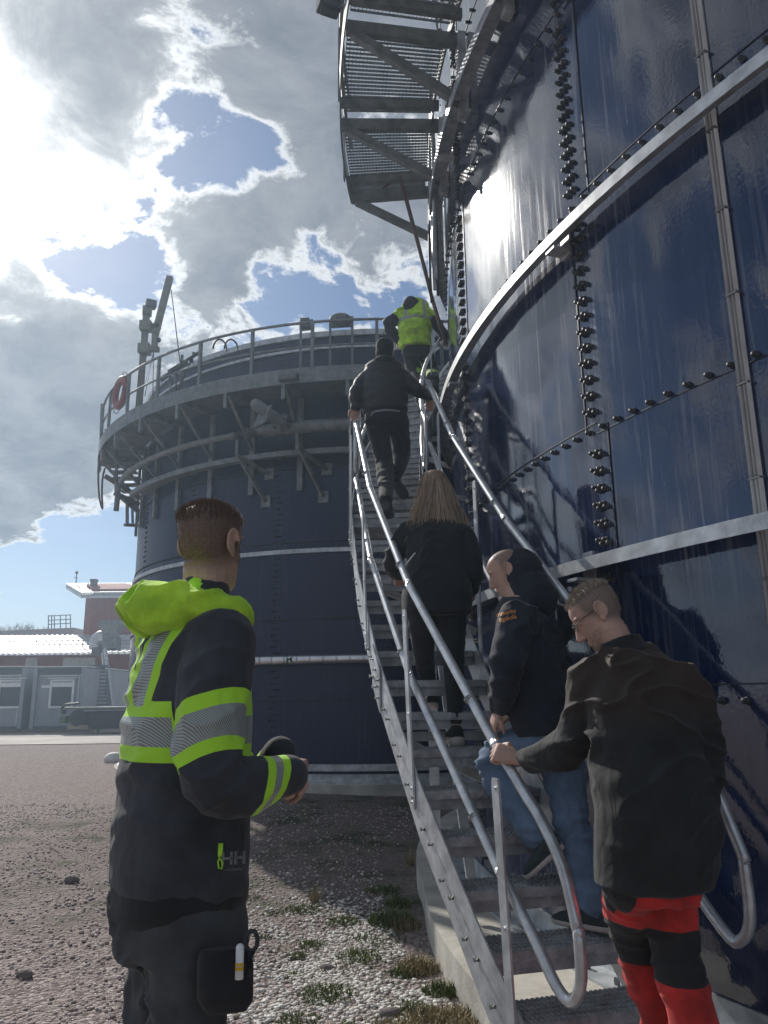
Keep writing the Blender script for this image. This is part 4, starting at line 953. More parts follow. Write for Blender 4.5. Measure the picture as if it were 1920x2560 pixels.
def spikes(c, ax, s, t, n, L0, mt, parent, seed, vmin=.05, name='hair_tuft', back=.02, w=.0011, droop=0.):
    rnd = random.Random(seed); f, r, u = ax; M = MB(); rings = head_rings(c, ax, s)
    for _ in range(n):
        i = rnd.randrange(2, len(HEAD)-1); v = HEAD[i][0]
        if v < vmin: continue
        j = rnd.randrange(32); p = lerp(rings[i][j], rings[i-1][(j+1) % 32], rnd.random()); p = lerp(p, rings[min(i+1, len(HEAD)-1)][j], rnd.random()); d = (p-c+u*.02*s).normalized()
        if (p-c).dot(f) > .075*s and v < .08: continue
        d = (d+Vector((rnd.uniform(-.3, .3), rnd.uniform(-.3, .3), rnd.uniform(-.3, .3)))-f*back*rnd.random()*5).normalized(); L = L0*rnd.uniform(.5, 1.2); p = p+(p-c).normalized()*t*.4
        sd = d.cross(Vector((rnd.uniform(-1, 1), rnd.uniform(-1, 1), rnd.uniform(-1, 1)))).normalized()*w
        M.add([p-sd, p+sd, p+d*L+Vector((0, 0, -droop*L))], [(0, 1, 2)])
    return M.build(name, mt, parent)
def hand(M, wr, d, nrm, curl=(.35, .5, .4), s=1., thumb=1, spread=.06, tcurl=.5):
    """wr wrist, d direction of the palm, nrm palm normal (side the fingers curl towards)"""
    d = d.normalized(); nrm = (nrm-d*nrm.dot(d)).normalized(); sd = d.cross(nrm)*thumb   # sd: towards the thumb
    pl = .085*s
    M.loft([ringv(wr+d*pl*t, sd, nrm, a*s, b*s, 14, 2.6) for t, a, b in ((-.25, .026, .020), (.1, .030, .019), (.5, .040, .017), (.9, .042, .014), (1.02, .036, .010))])
    for i, (L, o) in enumerate(((.072, .030), (.080, .011), (.075, -.010), (.060, -.030))):
        p = wr+d*pl*(.97-.05*(i == 3))+sd*o*s; dr = (d+sd*spread*(1.5-i)).normalized(); pts = [p-d*.02]; r0 = .0095*s; rs = [r0]; ang = 0; pts.append(p); rs.append(r0)
        for q, (cu, fr) in enumerate(zip(curl, (.45, .32, .26))):
            ang += cu*(1+.06*i); dd = dr*cos(ang)+nrm*sin(ang); p = p+dd*L*fr*s; pts.append(p); rs.append(r0*(.93-.1*q))
        M.tube(pts, rs, 10); M.ball(pts[-1], rs[-1]*.98, 8, 6)
        for a_, b_ in zip(pts[2:-1], rs[2:-1]): M.ball(a_, b_*1.05, 8, 6)
    b0 = wr+d*.022*s+sd*.024*s; t1 = b0+(sd*.8+d*.6+nrm*.2).normalized()*.036*s; t2 = t1+(d*.8+sd*.25+nrm*tcurl).normalized()*.032*s; t3 = t2+(d*.8-sd*.1+nrm*tcurl*1.4).normalized()*.026*s
    M.tube([b0, t1, t2, t3], [.015*s, .0125*s, .0105*s, .0085*s], 10); M.ball(t3, .0085*s, 8, 6); M.ball(b0, .015*s, 8, 6)
def shoe(M, heel, toe, w=.045, h=.075, up=Vector((0, 0, 1))):
    heel, toe = Vector(heel), Vector(toe); d = (toe-heel); L = d.length; d = d/L; s_, u_ = frame(d, up)
    if u_.z < 0: u_ = -u_
    prof = [(-.02, .6, .55), (.05, .85, .95), (.2, .92, 1.05), (.38, .90, .95), (.58, 1.0, .74), (.78, 1.05, .62), (.93, .85, .48), (1.01, .5, .32)]
    M.loft([ringv(heel+d*L*t+u_*h*hh/2, s_, u_, w*ww, h*hh/2, 18, 2.8) for t, ww, hh in prof])
def sole(M, heel, toe, w=.048, th=.028):
    heel, toe = Vector(heel), Vector(toe); d = (toe-heel); L = d.length; d = d/L; s_, u_ = frame(d)
    if u_.z < 0: u_ = -u_
    M.loft([ringv(heel+d*L*t+u_*th*.35, s_, u_, w*ww, th/2, 18, 4) for t, ww in ((-.03, .6), (.05, .88), (.3, .86), (.6, 1.0), (.8, 1.03), (.95, .8), (1.03, .45))])
from mathutils.bvhtree import BVHTree
def decal(text, px, py, size, rot, target, mt, parent, name='logo', bold=0., shear=0., off=.0015):
    cu = bpy.data.curves.new('t', 'FONT'); cu.body = text; cu.align_x = 'CENTER'; cu.size = size; cu.offset = bold; cu.shear = shear; cu.resolution_u = 3
    o = bpy.data.objects.new('t', cu); COL.objects.link(o); dg = bpy.context.evaluated_depsgraph_get(); me = bpy.data.meshes.new_from_object(o.evaluated_get(dg)); bpy.data.objects.remove(o)
    bm = bmesh.new(); bm.from_mesh(me); bmesh.ops.triangulate(bm, faces=bm.faces); bmesh.ops.subdivide_edges(bm, edges=bm.edges, cuts=1); bm.to_mesh(me); bm.free()
    tm = target.data; ow = wloc(target); bv = BVHTree.FromPolygons([tuple(v.co+ow) for v in tm.vertices], [tuple(p.vertices) for p in tm.polygons])
    for v in me.vertices:
        x = px+v.co.x*cos(rot)+v.co.y*sin(rot); y = py+v.co.x*sin(rot)-v.co.y*cos(rot)
        r_ = ray(x, y).normalized(); h = bv.ray_cast(CAM, r_); p = (h[0] if h[0] else at(x, y, Y=ow.y)); v.co = p-r_*off-wloc(parent)
    me.materials.clear(); me.materials.append(mt); o = bpy.data.objects.new(name, me); COL.objects.link(o); o.parent = parent; return o
def band_mat(name, base, layers, bump=.012, bscale=7.):
    """layers: (attribute, colour, rough, stripes, metallic); shown where the attribute is > 0"""
    m = fabric(name, base, bump=bump, bscale=bscale); t = m.node_tree; b = NB(t); p = t.nodes['Principled BSDF']
    c = p.inputs['Base Color'].links[0].from_socket; r = .9; me_ = 0.
    oc = b.n('ShaderNodeTexCoord').outputs['Object']
    for att, col, rg, st, mt_ in layers:
        a = b.n('ShaderNodeAttribute', attribute_name=att).outputs['Fac']; k_ = b.math('GREATER_THAN', a, 0) if att != 'brown_fade' else b.math('MULTIPLY', b.rng(a, -.10, .10, smooth=True), b.rng(b.noise(b.n('ShaderNodeTexCoord').outputs['Object'], 12, 4, .6), .2, .6, .6, 1))
        cc = col
        if st:
            wv = b.n('ShaderNodeTexWave', wave_type='BANDS'); wv.bands_direction = 'DIAGONAL'; wv.inputs['Scale'].default_value = st; wv.inputs['Distortion'].default_value = .6; wv.inputs['Detail Scale'].default_value = .5
            t.links.new(oc, wv.inputs['Vector']); cc = b.mix(b.rng(wv.outputs['Fac'], .45, .6), tuple(x*.45 for x in col), col)
        c = b.mix(k_, c, cc); r = b.math('ADD', b.math('MULTIPLY', k_, rg-.9), r) if not isinstance(r, float) else b.math('ADD', b.math('MULTIPLY', k_, rg-.9), .9)
    t.links.new(c, p.inputs['Base Color']); t.links.new(b.math('MAXIMUM', r, .3), p.inputs['Roughness']); return m
YEL = (.42, .80, .03); SIL = (.36, .40, .38)
def person(label, foot): return tag(None, None) if False else (label, foot)
def scalp_skin(name, hc_):
    m = SKIN.copy(); m.name = name; t = m.node_tree; b = NB(t); p = t.nodes['Principled BSDF']; c = p.inputs['Base Color'].links[0].from_socket
    a = b.n('ShaderNodeAttribute', attribute_name='scalp').outputs['Fac']; oc = b.n('ShaderNodeTexCoord').outputs['Object']
    k_ = b.math('MULTIPLY', a, b.rng(b.noise(oc, 260, 2, .6), .25, .75, .55, 1.0), clamp=True); t.links.new(b.mix(k_, c, hc_), p.inputs['Base Color']); return m
def scalp(hc, ax, s, low=-.075, slope=.55, front=.05, fade=.05):
    f, r, u = [np.array(q) for q in ax]; h = np.array(hc)
    def fn(c):
        d = (c-h)/s; x, y, v = d@r, d@f, d@u; lim = low+np.maximum(0, y+.04)*slope
        k_ = np.clip((v-lim)/fade, 0, 1)*np.clip((front-y)/.02+np.clip((v-.07)/.02, 0, 1), 0, 1); return np.where((np.abs(x) < .11) & (np.abs(y) < .14) & (v > low-.02) & ~((np.abs(x) > .0775) & (np.abs(y+.012) < .04) & (v < .05)), k_, 0)
    return fn
def make_body(M, label, name='person', vox=.005, attrs=None, mt=None):
    o = realise(M, name, mt or SKIN, vox, None, 2, attrs=attrs); tag(o, label, 'person'); return o
def np_seg(co, a, b):
    a = np.array(a); b = np.array(b); d = b-a; t = np.clip(((co-a)@d)/(d@d), 0, 1); q = a+t[:, None]*d; return t, np.linalg.norm(co-q, axis=1)
# ---------------------------------------------------------------- A: foreground man, hi-vis hooded sweater
def person_a():
    az = radians(58); fv = Vector((sin(az), cos(az), 0)); rv = Vector((cos(az), -sin(az), 0)); Y0 = 2.05
    rings = [(498, 1512, Y0, .085, .075), (494, 1540, Y0, .15, .095), (488, 1572, Y0, .195, .110), (478, 1640, Y0, .212, .128), (470, 1740, Y0, .212, .142), (464, 1860, Y0, .202, .150), (457, 2000, Y0, .198, .160), (454, 2120, Y0, .198, .163), (450, 2185, Y0, .196, .162), (448, 2218, Y0, .186, .152)]
    hc = at(527, 1368, Y=2.04); ax = head_axes(radians(26), radians(-2)); hs = .98
    shR, elR, wrR = at(548, 1618, Y=1.90), at(532, 1945, Y=1.80), at(722, 1935, Y=1.95)
    shL = at(478, 1600, Y=2.05)-rv*.19; elL = at(600, 1950, Y=2.36); wrL = at(700, 1885, Y=2.10)
    B = MB(); head(B, hc, ax, hs); limb(B, [hc-Vector((.01, 0, .05)), at(512, 1500, Y=2.04), at(500, 1560, Y=2.05)], [.062, .060, .075])
    torso(B, rings, fv, rv, .8)
    for s_, e, w in ((shR, elR, wrR), (shL, elL, wrL)): limb(B, [s_, e, w], [.05, .042, .028])
    hand(B, wrR+(wrR-elR).normalized()*.02, Vector((.10, .95, -.12)), Vector((-.9, .3, .2)), (.55, .6, .4), .95, -1)
    hand(B, wrL+(wrL-elL).normalized()*.01, Vector((.42, .35, -.62)), Vector((-.5, -.5, -.4)), (.45, .6, .5), .95, 1)
    hip = at(452, 2250, Y=Y0); legs = []
    for q in (-1, 1):
        h = hip+rv*.095*q-Vector((0, 0, .02)); k_ = Vector((h.x-.01, h.y+.0, .52)); f_ = Vector((h.x-.03, h.y, .10)); legs.append((h, k_, f_)); limb(B, [h, k_, f_], [.075, .05, .036])
        M_ = MB(); limb(B, [f_, f_-Vector((0, 0, .05))+fv*.12], [.036, .03])
    o = make_body(B, 'large man in dark hi-vis hooded sweater seen from behind in the foreground', vox=.0038, attrs={'scalp': scalp(hc, ax, hs, -.085, .5)}, mt=scalp_skin('skin_cropped_hair', (.055, .036, .026)))
    spikes(hc, ax, hs, .002, 15000, .017, HAIRB, o, 3, .055, w=.0006)
    spikes(hc, ax, hs, .001, 12000, .005, HAIRB, o, 5, -.045, name='stubble', w=.0005)
    # sweater
    M = MB(); torso(M, rings, fv, rv); limb(M, [shR+rv*-.05+Vector((0, 0, .01)), shR, elR, wrR], [.098, .086, .072, .050]); limb(M, [shL+rv*.05, shL, elL, wrL], [.098, .086, .070, .044]); limb(M, [at(508, 1530, Y=2.04), at(506, 1505, Y=2.04)], [.085, .075])
    sR, eR, wR_ = np.array(shR), np.array(elR), np.array(wrR); tc0 = np.array(at(468, 1750, Y=Y0)); rvn, fvn = np.array(rv), np.array(fv)
    zt = [at(468, y, Y=Y0).z for y in (1752, 1788, 1856, 1892)]
    def parts(co):
        t1, d1 = np_seg(co, sR, eR); t2, d2 = np_seg(co, eR, wR_); t3, d3 = np_seg(co, shL, elL); t4, d4 = np_seg(co, elL, wrL)
        return t1, d1, t2, d2, t3, d3, t4, d4
    def band(co, lo, hi, strap, upper, lower):
        t1, d1, t2, d2, t3, d3, t4, d4 = parts(co); u = (co-tc0)@rvn; w = (co-tc0)@fvn; z = co[:, 2]
        arm = np.minimum(d1, d3) < .112; fore = np.minimum(d2, d4) < .095; t_ = np.where(d1 < d3, t1+(co[:, 0]-(sR[0]+(eR[0]-sR[0])*t1))*.95, t3); tf = np.where(d2 < d4, t2-(co[:, 2]-(eR[2]+(wR_[2]-eR[2])*t2))*1.7, t4)
        tor = np.minimum(z-zt[hi], zt[lo]-z+(-w)*.0)
        s_ = np.clip((z-zt[0])/(.33), 0, 1); cen = .05+.085*s_; sv = strap-np.abs(np.abs(u)-np.where(w < 0, cen, .11)); sv = np.where(z > zt[0]-.01, sv, -1); sv = np.where((z > zt[0]+.31) | ((w > 0) & (z > zt[0]+.24)), -1, sv)
        tor = np.maximum(tor, sv); up_ = np.minimum(t_-upper[0], upper[1]-t_)*.3; fo = np.minimum(tf-lower[0], lower[1]-tf)*.3
        inarm = arm & (t_ > .12)
        return np.where(fore & (tf > .08) & ~(inarm & (np.minimum(d1, d3) < np.minimum(d2, d4))), fo, np.where(inarm & (np.minimum(d1, d3) < .10), up_, tor))
    SW = band_mat('sweater_fabric', (.030, .034, .042), [('yel', YEL, .75, 0, 0), ('ref', SIL, .5, 80, 0)], bump=.014, bscale=8)
    swe = realise(M, 'sweater', SW, .0075, o, 2, .014, (5, 5, 4), {'yel': lambda c: band(c, 0, 3, .066, (.46, .90), (.50, .84)), 'ref': lambda c: band(c, 1, 2, .034, (.575, .80), (.62, .73))})
    # hood hanging on the back
    nc = at(512, 1520, Y=2.03); M = MB(); N_ = 26; pts = []; rs = []
    for i in range(N_):
        a = -pi+2*pi*i/N_; bk = (1-cos(a))/2   # a=0 front, pi back
        bk = (1+cos(a+pi))/2
        bk = (1-cos(a))/2
        R_ = lerp(.085, .150, bk); pts.append(nc+fv*cos(a)*R_+rv*sin(a)*.115+Vector((0, 0, lerp(-.035, -.005, bk)))); rs.append(lerp(.032, .072, bk**1.4))
    M.tube(pts, rs, 14, closed=True); ncn = np.array(nc)
    hm = band_mat('hood_fabric', YEL, [('lining', (.05, .055, .065), .9, 0, 0)], bump=.010, bscale=6)
    realise(M, 'hood', hm, .0075, o, 4, .014, (6, 6, 5), {'lining': lambda c: np.maximum(-((c-ncn)@fvn)-.222+.3*np.maximum(0, c[:, 2]-ncn[2]-.02)*0-.01, -.004-np.abs(np.linalg.norm((c-ncn)[:, :2], axis=1)-.09)-5*np.maximum(0, ncn[2]+.045-c[:, 2]))})
    # under shirt hem
    M = MB(); torso(M, [(455, 2180, Y0, .190, .155), (450, 2230, Y0, .190, .158), (440, 2275, Y0+.02, .186, .155)], fv, rv); realise(M, 'shirt', fabric('black_shirt', (.010, .011, .013)), .009, o, 4, .008)
    # trousers
    M = MB(); torso(M, [(452, 2225, Y0, .17, .14), (452, 2290, Y0, .180, .150), (456, 2370, Y0, .182, .145)], fv, rv)
    for h, k_, f_ in legs: limb(M, [h, k_, f_], [.106, .078, .068])
    TRS = fabric('work_trousers', (.040, .044, .048), bump=.012, bscale=5); realise(M, 'trousers', TRS, .009, o, 2, .018, (6, 6, 5))
    # holster pocket
    M = MB(); c0 = at(560, 2430, Y=1.86); M.loft([ringv(at(563, y, Y=1.86)+rv*.0, fv*.9+rv*.3, rv, a, b, 20, 3.5) for y, a, b in ((2370, .055, .018), (2400, .062, .028), (2500, .060, .030), (2530, .045, .020))]); realise(M, 'holster_pocket', fabric('pocket', (.012, .012, .014)), .006, o, 3, .003)
    M = MB(); M.cyl(at(598, 2447, Y=1.80), at(600, 2372, Y=1.80), .009, 12); M.ball(at(600, 2370, Y=1.80), .009); mk = M.build('marker_pen', WHITEP, o)
    M = MB(); M.cyl(at(598.5, 2424, Y=1.80), at(599, 2408, Y=1.80), .0095, 12); M.build('label_band', mat('yellow_label', (.65, .40, .02)), mk)
    M = MB(); q = at(629, 2352, Y=1.85); M.tube([q+Vector((.013*cos(a), 0, .020*sin(a))) for a in [2*pi*i/14 for i in range(14)]], .005, 8, closed=True); M.tube([q-Vector((0, 0, .02)), at(618, 2440, Y=1.85)], .010, 8); M.build('tool_loop', DARK, o)
    # zip puller and printed mark
    yl = mat('neon_zip', YEL, rough=.5); bt = swe
    M = MB(); ys = [(552, 2108), (551, 2128), (549, 2142), (545, 2155), (547, 2170), (554, 2172), (556, 2158), (551, 2146)]
    tm = bt.data; bv = BVHTree.FromPolygons([tuple(v.co) for v in tm.vertices], [tuple(p.vertices) for p in tm.polygons])
    P_ = []
    for x, y in ys:
        r_ = ray(x, y).normalized(); h = bv.ray_cast(CAM, r_); P_.append((h[0] or at(x, y, Y=1.87))-r_*.006)
    M.tube(P_[:3], [.006, .006, .004], 8); M.tube(P_[2:], .0022, 6); M.build('zip_puller', yl, o)
    LG = mat('grey_print', (.22, .22, .22), rough=.6)
    decal('HH', 583, 2160, 44, -.08, swe, LG, o, 'printed_mark', bold=1.2, shear=.12); decal('workwear', 585, 2176, 11, -.06, swe, LG, o, 'printed_word')
    # shoes
    for h, k_, f_ in legs:
        M = MB(); b_ = Vector((f_.x, f_.y, .005)); shoe(M, b_-fv*.08, b_+fv*.21, .052, .10); M.build('shoe', DARK, o)
# ---------------------------------------------------------------- B: man with glasses gripping the rail
def person_b():
    az = radians(-20); fv = Vector((sin(az), cos(az), 0)); rv = Vector((cos(az), -sin(az), 0))
    rings = [(1562, 1612, 2.88, .085, .075), (1575, 1640, 2.86, .15, .10), (1590, 1676, 2.84, .190, .12), (1604, 1740, 2.80, .215, .14), (1622, 1850, 2.76, .212, .15), (1638, 1980, 2.72, .212, .155), (1640, 2090, 2.70, .202, .165), (1634, 2165, 2.70, .196, .168), (1630, 2205, 2.70, .190, .165), (1628, 2214, 2.70, .170, .15)]
    hc = at(1497, 1541, Y=2.90); ax = head_axes(radians(-78), radians(33), radians(-4)); hs = .99
    rp_ = pol(TC, RHO, kth(.33), zline(.33)+.87); rdir = (pol(TC, RHO, kth(1.0), zline(1.0)+.87)-rp_).normalized()
    sh, el, wr = at(1478, 1705, Y=2.82), at(1432, 1852, Y=2.93), rp_+Vector((.085, -.045, -.015))
    B = MB(); head(B, hc, ax, hs); limb(B, [hc+Vector((.03, -.02, -.05)), at(1545, 1612, Y=2.88), at(1572, 1655, Y=2.90)], [.062, .060, .055])
    torso(B, rings, fv, rv, .8); limb(B, [sh, el, wr], [.05, .042, .028])
    side = rdir.cross(Vector((1, 0, 0))).normalized()
    # left hand closed round the rail: knuckles to the camera's left, fingers over the tube
    hd = (rp_-wr); up_ = hd.cross(rdir).normalized()
    if up_.z < 0: up_ = -up_
    pal = rp_+up_*.036+hd.normalized()*-.03
    hand(B, pal-hd.normalized()*.028-Vector((0, 0, .008)), hd.normalized()*1.0+up_*.25, -up_, (1.05, 1.25, .8), 1.02, 1 if hd.cross(-up_).dot(rdir) > 0 else -1, .03, .9)
    sr, er, wr2 = at(1712, 1728, Y=2.82), at(1760, 1935, Y=2.74), at(1690, 2060, Y=3.0)
    limb(B, [sr, er, wr2], [.05, .042, .028]); hand(B, wr2, Vector((-.4, .8, -.2)), Vector((-.5, 0, -.8)), (.4, .5, .4), 1, 1)
    hip = at(1630, 2180, Y=2.70); legs = [(hip-rv*.08, at(1586, 2348, Y=2.90), Vector((at(1586, 2348, Y=2.90).x+.13, 2.86, .16)), .05), (hip+rv*.07, at(1684, 2355, Y=2.72), Vector((at(1684, 2355, Y=2.72).x+.06, 2.60, .12)), .0)]
    for h, k_, f_, z_ in legs: limb(B, [h, k_, f_], [.075, .052, .038])
    o = make_body(B, 'man with glasses in dark jacket and red trousers gripping the lower handrail', vox=.0038, attrs={'scalp': scalp(hc, ax, hs, -.075, .9, .055)}, mt=scalp_skin('skin_grey_hair', (.12, .10, .085)))
    spikes(hc, ax, hs, .003, 11000, .020, HAIRG, o, 9, .075, w=.0011, back=-.03)
    spikes(hc, ax, hs, .003, 7000, .005, HAIRG, o, 19, -.03, name='stubble', w=.0007)
    f, r, u = ax; L = lambda x, y, z: hc+(r*x+f*y+u*z)*hs
    BRD = hair_mat('beard', (.10, .07, .05), (.30, .24, .18)); M = MB(); rnd = random.Random(4)
    R_ = head_rings(hc, ax, hs)
    for _ in range(2600):
        i = rnd.randrange(0, 13); j = rnd.randrange(32); p = lerp(R_[i][j], R_[i+1][(j+1) % 32], rnd.random())
        if (p-hc).dot(f) < .01: continue
        d = ((p-hc).normalized()+Vector((rnd.uniform(-.4, .4), rnd.uniform(-.4, .4), -.5))).normalized(); s_ = d.cross(Vector((rnd.random(), rnd.random(), rnd.random()))).normalized()*.0006; M.add([p-s_, p+s_, p+d*.008], [(0, 1, 2)])
    M.build('beard', BRD, o)
    # glasses
    M = MB()
    for q in (-1, 1):
        M.tube([L(.034*q+.025*cos(a), .100+.004*cos(a)*q*-1, .010+.017*sin(a)) for a in [2*pi*i/18 for i in range(18)]], .0017, 6, closed=True)
        M.tube([L(.059*q, .098, .014), L(.076*q, .05, .018), L(.081*q, -.005, .018), L(.079*q, -.022, .000)], .0018, 6)
    M.tube([L(-.009, .101, .012), L(.009, .101, .012)], .0017, 6); gl = M.build('glasses', DARK, o)
    lm = bpy.data.materials.new('spectacle_lens'); lm.use_nodes = True; lp = lm.node_tree.nodes['Principled BSDF']; lp.inputs['Base Color'].default_value = (.75, .8, .85, 1); lp.inputs['Transmission Weight'].default_value = .85; lp.inputs['Roughness'].default_value = .05
    for q in (-1, 1):
        M = MB(); M.add([L(.034*q+.024*cos(a), .100, .010+.016*sin(a)) for a in [2*pi*i/18 for i in range(18)]], [tuple(range(18))]); M.build('lens', lm, gl)
    # jacket
    M = MB(); torso(M, rings, fv, rv); limb(M, [sh+rv*.05, sh, el, lerp(el, wr, .86)], [.10, .086, .070, .052]); limb(M, [sr-rv*.05, sr, er, wr2], [.10, .086, .072, .050])
    hz_ = at(1560, 1790, Y=2.85).z
    JM = band_mat('wool_jacket', (.012, .0135, .0145), [('brown_fade', (.034, .020, .013), .8, 0, 0)], bump=.014, bscale=8)  # cloth colour fades to brown towards the shoulders
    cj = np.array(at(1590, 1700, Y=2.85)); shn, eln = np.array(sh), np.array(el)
    realise(M, 'jacket', JM, .0075, o, 2, .022, (5, 5, 4), {'brown_fade': lambda c: c[:, 2]-hz_-.01-.4*np.clip(.13-np_seg(c, shn, eln)[1], 0, .1)*(np_seg(c, shn, eln)[0]*2)})
    M = MB(); cc = at(1556, 1622, Y=2.88); cu = Vector((-.25, .15, 1)).normalized(); e1 = cu.cross(fv).normalized(); e2 = e1.cross(cu)
    M.loft([ringv(cc+cu*h, e1, e2, a, b, 24, 2) for h, a, b in ((-.03, .100, .095), (.0, .086, .082), (.035, .078, .074))]); realise(M, 'collar', fabric('collar_cloth', (.012, .013, .016)), .006, o, 3, .003)
    # trousers
    M = MB(); torso(M, [(1630, 2130, 2.70, .14, .12), (1630, 2200, 2.70, .160, .135), (1632, 2250, 2.71, .150, .13)], fv, rv)
    for h, k_, f_, z_ in legs: limb(M, [h+Vector((0, 0, -.03)), k_, f_], [.098, .078, .070])
    kz_ = [(np.array(k_), ) for h, k_, f_, z_ in legs]; side0 = np.array(rv); h0 = np.array(hip)
    TM = band_mat('red_work_trousers', (.42, .022, .018), [('blk', (.012, .012, .014), .8, 0, 0)], bump=.012, bscale=6)
    def blk(c):
        a = np.maximum(.062-np.abs(c[:, 2]-kz_[0][0][2]), .048-np.abs(c[:, 2]-kz_[1][0][2])*1.0)
        s_ = -(c-h0)@side0-.128+.0*c[:, 2]; s_ = np.where(c[:, 2] > kz_[0][0][2], s_, -1)
        return np.maximum(a, s_)
    realise(M, 'trousers', TM, .0085, o, 2, .013, (7, 7, 6), {'blk': blk})
    for h, k_, f_, z_ in legs:
        M = MB(); b_ = Vector((f_.x, f_.y, f_.z-.095)); shoe(M, b_-fv*.08, b_+fv*.20, .05, .09); M.build('shoe', DARK, o)
# ---------------------------------------------------------------- C: hooded bald man in jeans
def person_c():
    az = radians(-48); fv = Vector((sin(az), cos(az), 0)); rv = Vector((cos(az), -sin(az), 0))
    rings = [(1300, 1492, 3.92, .10, .085), (1308, 1520, 3.92, .165, .11), (1318, 1552, 3.9, .205, .13), (1332, 1620, 3.88, .215, .145), (1346, 1700, 3.86, .205, .155), (1362, 1780, 3.84, .195, .16), (1374, 1838, 3.83, .18, .155)]
    hc = at(1268, 1432, Y=3.96); ax = head_axes(radians(-80), radians(25)); hs = .98
    sh, el, wr = at(1288, 1548, Y=3.70), at(1262, 1700, Y=3.64), at(1250, 1772, Y=3.80)
    toeL = at(1318, 2196, Z=.60); hipc = at(1372, 1850, Y=3.86); knL = at(1228, 1905, Y=3.92); anL = at(1348, 2092, Y=toeL.y+.02)
    ftR = at(1490, 2325, Z=.42); knR = at(1430, 2060, Y=3.80); anR = Vector((ftR.x, ftR.y, .52))
    B = MB(); head(B, hc, ax, hs); limb(B, [hc+Vector((.03, 0, -.05)), at(1300, 1500, Y=3.92)], [.06, .07]); torso(B, rings, fv, rv, .8)
    limb(B, [sh, el, wr], [.05, .04, .028]); hand(B, wr, Vector((-.35, .25, -.8)), Vector((.9, .3, -.3)), (.35, .5, .4), 1, 1)
    sr, er, wr2 = at(1400, 1560, Y=4.05), at(1330, 1700, Y=4.15), at(1290, 1775, Y=4.0); limb(B, [sr, er, wr2], [.05, .04, .028]); hand(B, wr2, Vector((-.6, .0, -.35)), Vector((0, .3, -.9)), (.3, .4, .3), 1, -1)
    for pts in ([hipc-rv*.09, knL, anL], [hipc+rv*.09, knR, anR]): limb(B, pts, [.075, .05, .036])
    o = make_body(B, 'bald man with dark hood half up, jeans, stepping up hand on knee', attrs={'scalp': scalp(hc, ax, hs, -.06, .9, .03)}, mt=scalp_skin('skin_shaved', (.20, .15, .125)))
    HD = fabric('navy_hoodie', (.010, .014, .024), bump=.014, bscale=8)
    M = MB(); torso(M, rings, fv, rv); limb(M, [sh-rv*-.04, sh, el, wr], [.10, .082, .066, .045]); limb(M, [sr-rv*.04, sr, er, wr2], [.10, .082, .066, .045])
    ho = realise(M, 'hooded_jacket', HD, .009, o, 2, .024, (6, 6, 5))
    M = MB(); f, r, u = ax; RR = Matrix((r, f, u)).transposed()
    M.ball(at(1304, 1432, Y=3.97), (.118, .118, .135), 20, 14, RR); limb(M, [at(1312, 1450, Y=3.96), at(1335, 1500, Y=3.92)], [.115, .125]); realise(M, 'hood', HD, .008, o, 4, .006, (8, 8, 6))
    JN = fabric('blue_jeans', (.11, .17, .26), bump=.012, bscale=8, var=.18); M = MB(); torso(M, [(1372, 1800, 3.84, .16, .14), (1374, 1860, 3.85, .18, .15), (1378, 1900, 3.85, .15, .13)], fv, rv)
    limb(M, [hipc-rv*.09, knL, lerp(knL, anL, .96)], [.108, .078, .062]); limb(M, [hipc+rv*.09-Vector((0, 0, .04)), knR, lerp(knR, anR, .97)], [.112, .080, .064]); realise(M, 'jeans', JN, .009, o, 2, .020, (8, 8, 7))
    SH = mat('suede_shoe', (.03, .045, .05), rough=.8); SO = mat('pale_sole', (.42, .39, .37), rough=.7)
    heel = at(1408, 2118, Y=toeL.y-.02)
    M = MB(); shoe(M, heel, toeL, .045, .085); M.build('shoe', SH, o); M = MB(); sole(M, heel, toeL); M.build('shoe_sole', SO, o)
    d = Vector((-.8, .6, 0)); b_ = Vector((ftR.x, ftR.y, .425)); M = MB(); shoe(M, b_-d*.07, b_+d*.19, .045, .085); M.build('shoe', SH, o); M = MB(); sole(M, b_-d*.07, b_+d*.19); M.build('shoe_sole', SO, o)
    OR = mat('orange_print', (.55, .22, .04), rough=.6); decal('mmerby', 1266, 1536, 15, -.22, ho, OR, o, 'printed_word', bold=.25, off=.003); decal('ögskola', 1270, 1550, 15, -.22, ho, OR, o, 'printed_word', bold=.25, off=.003)
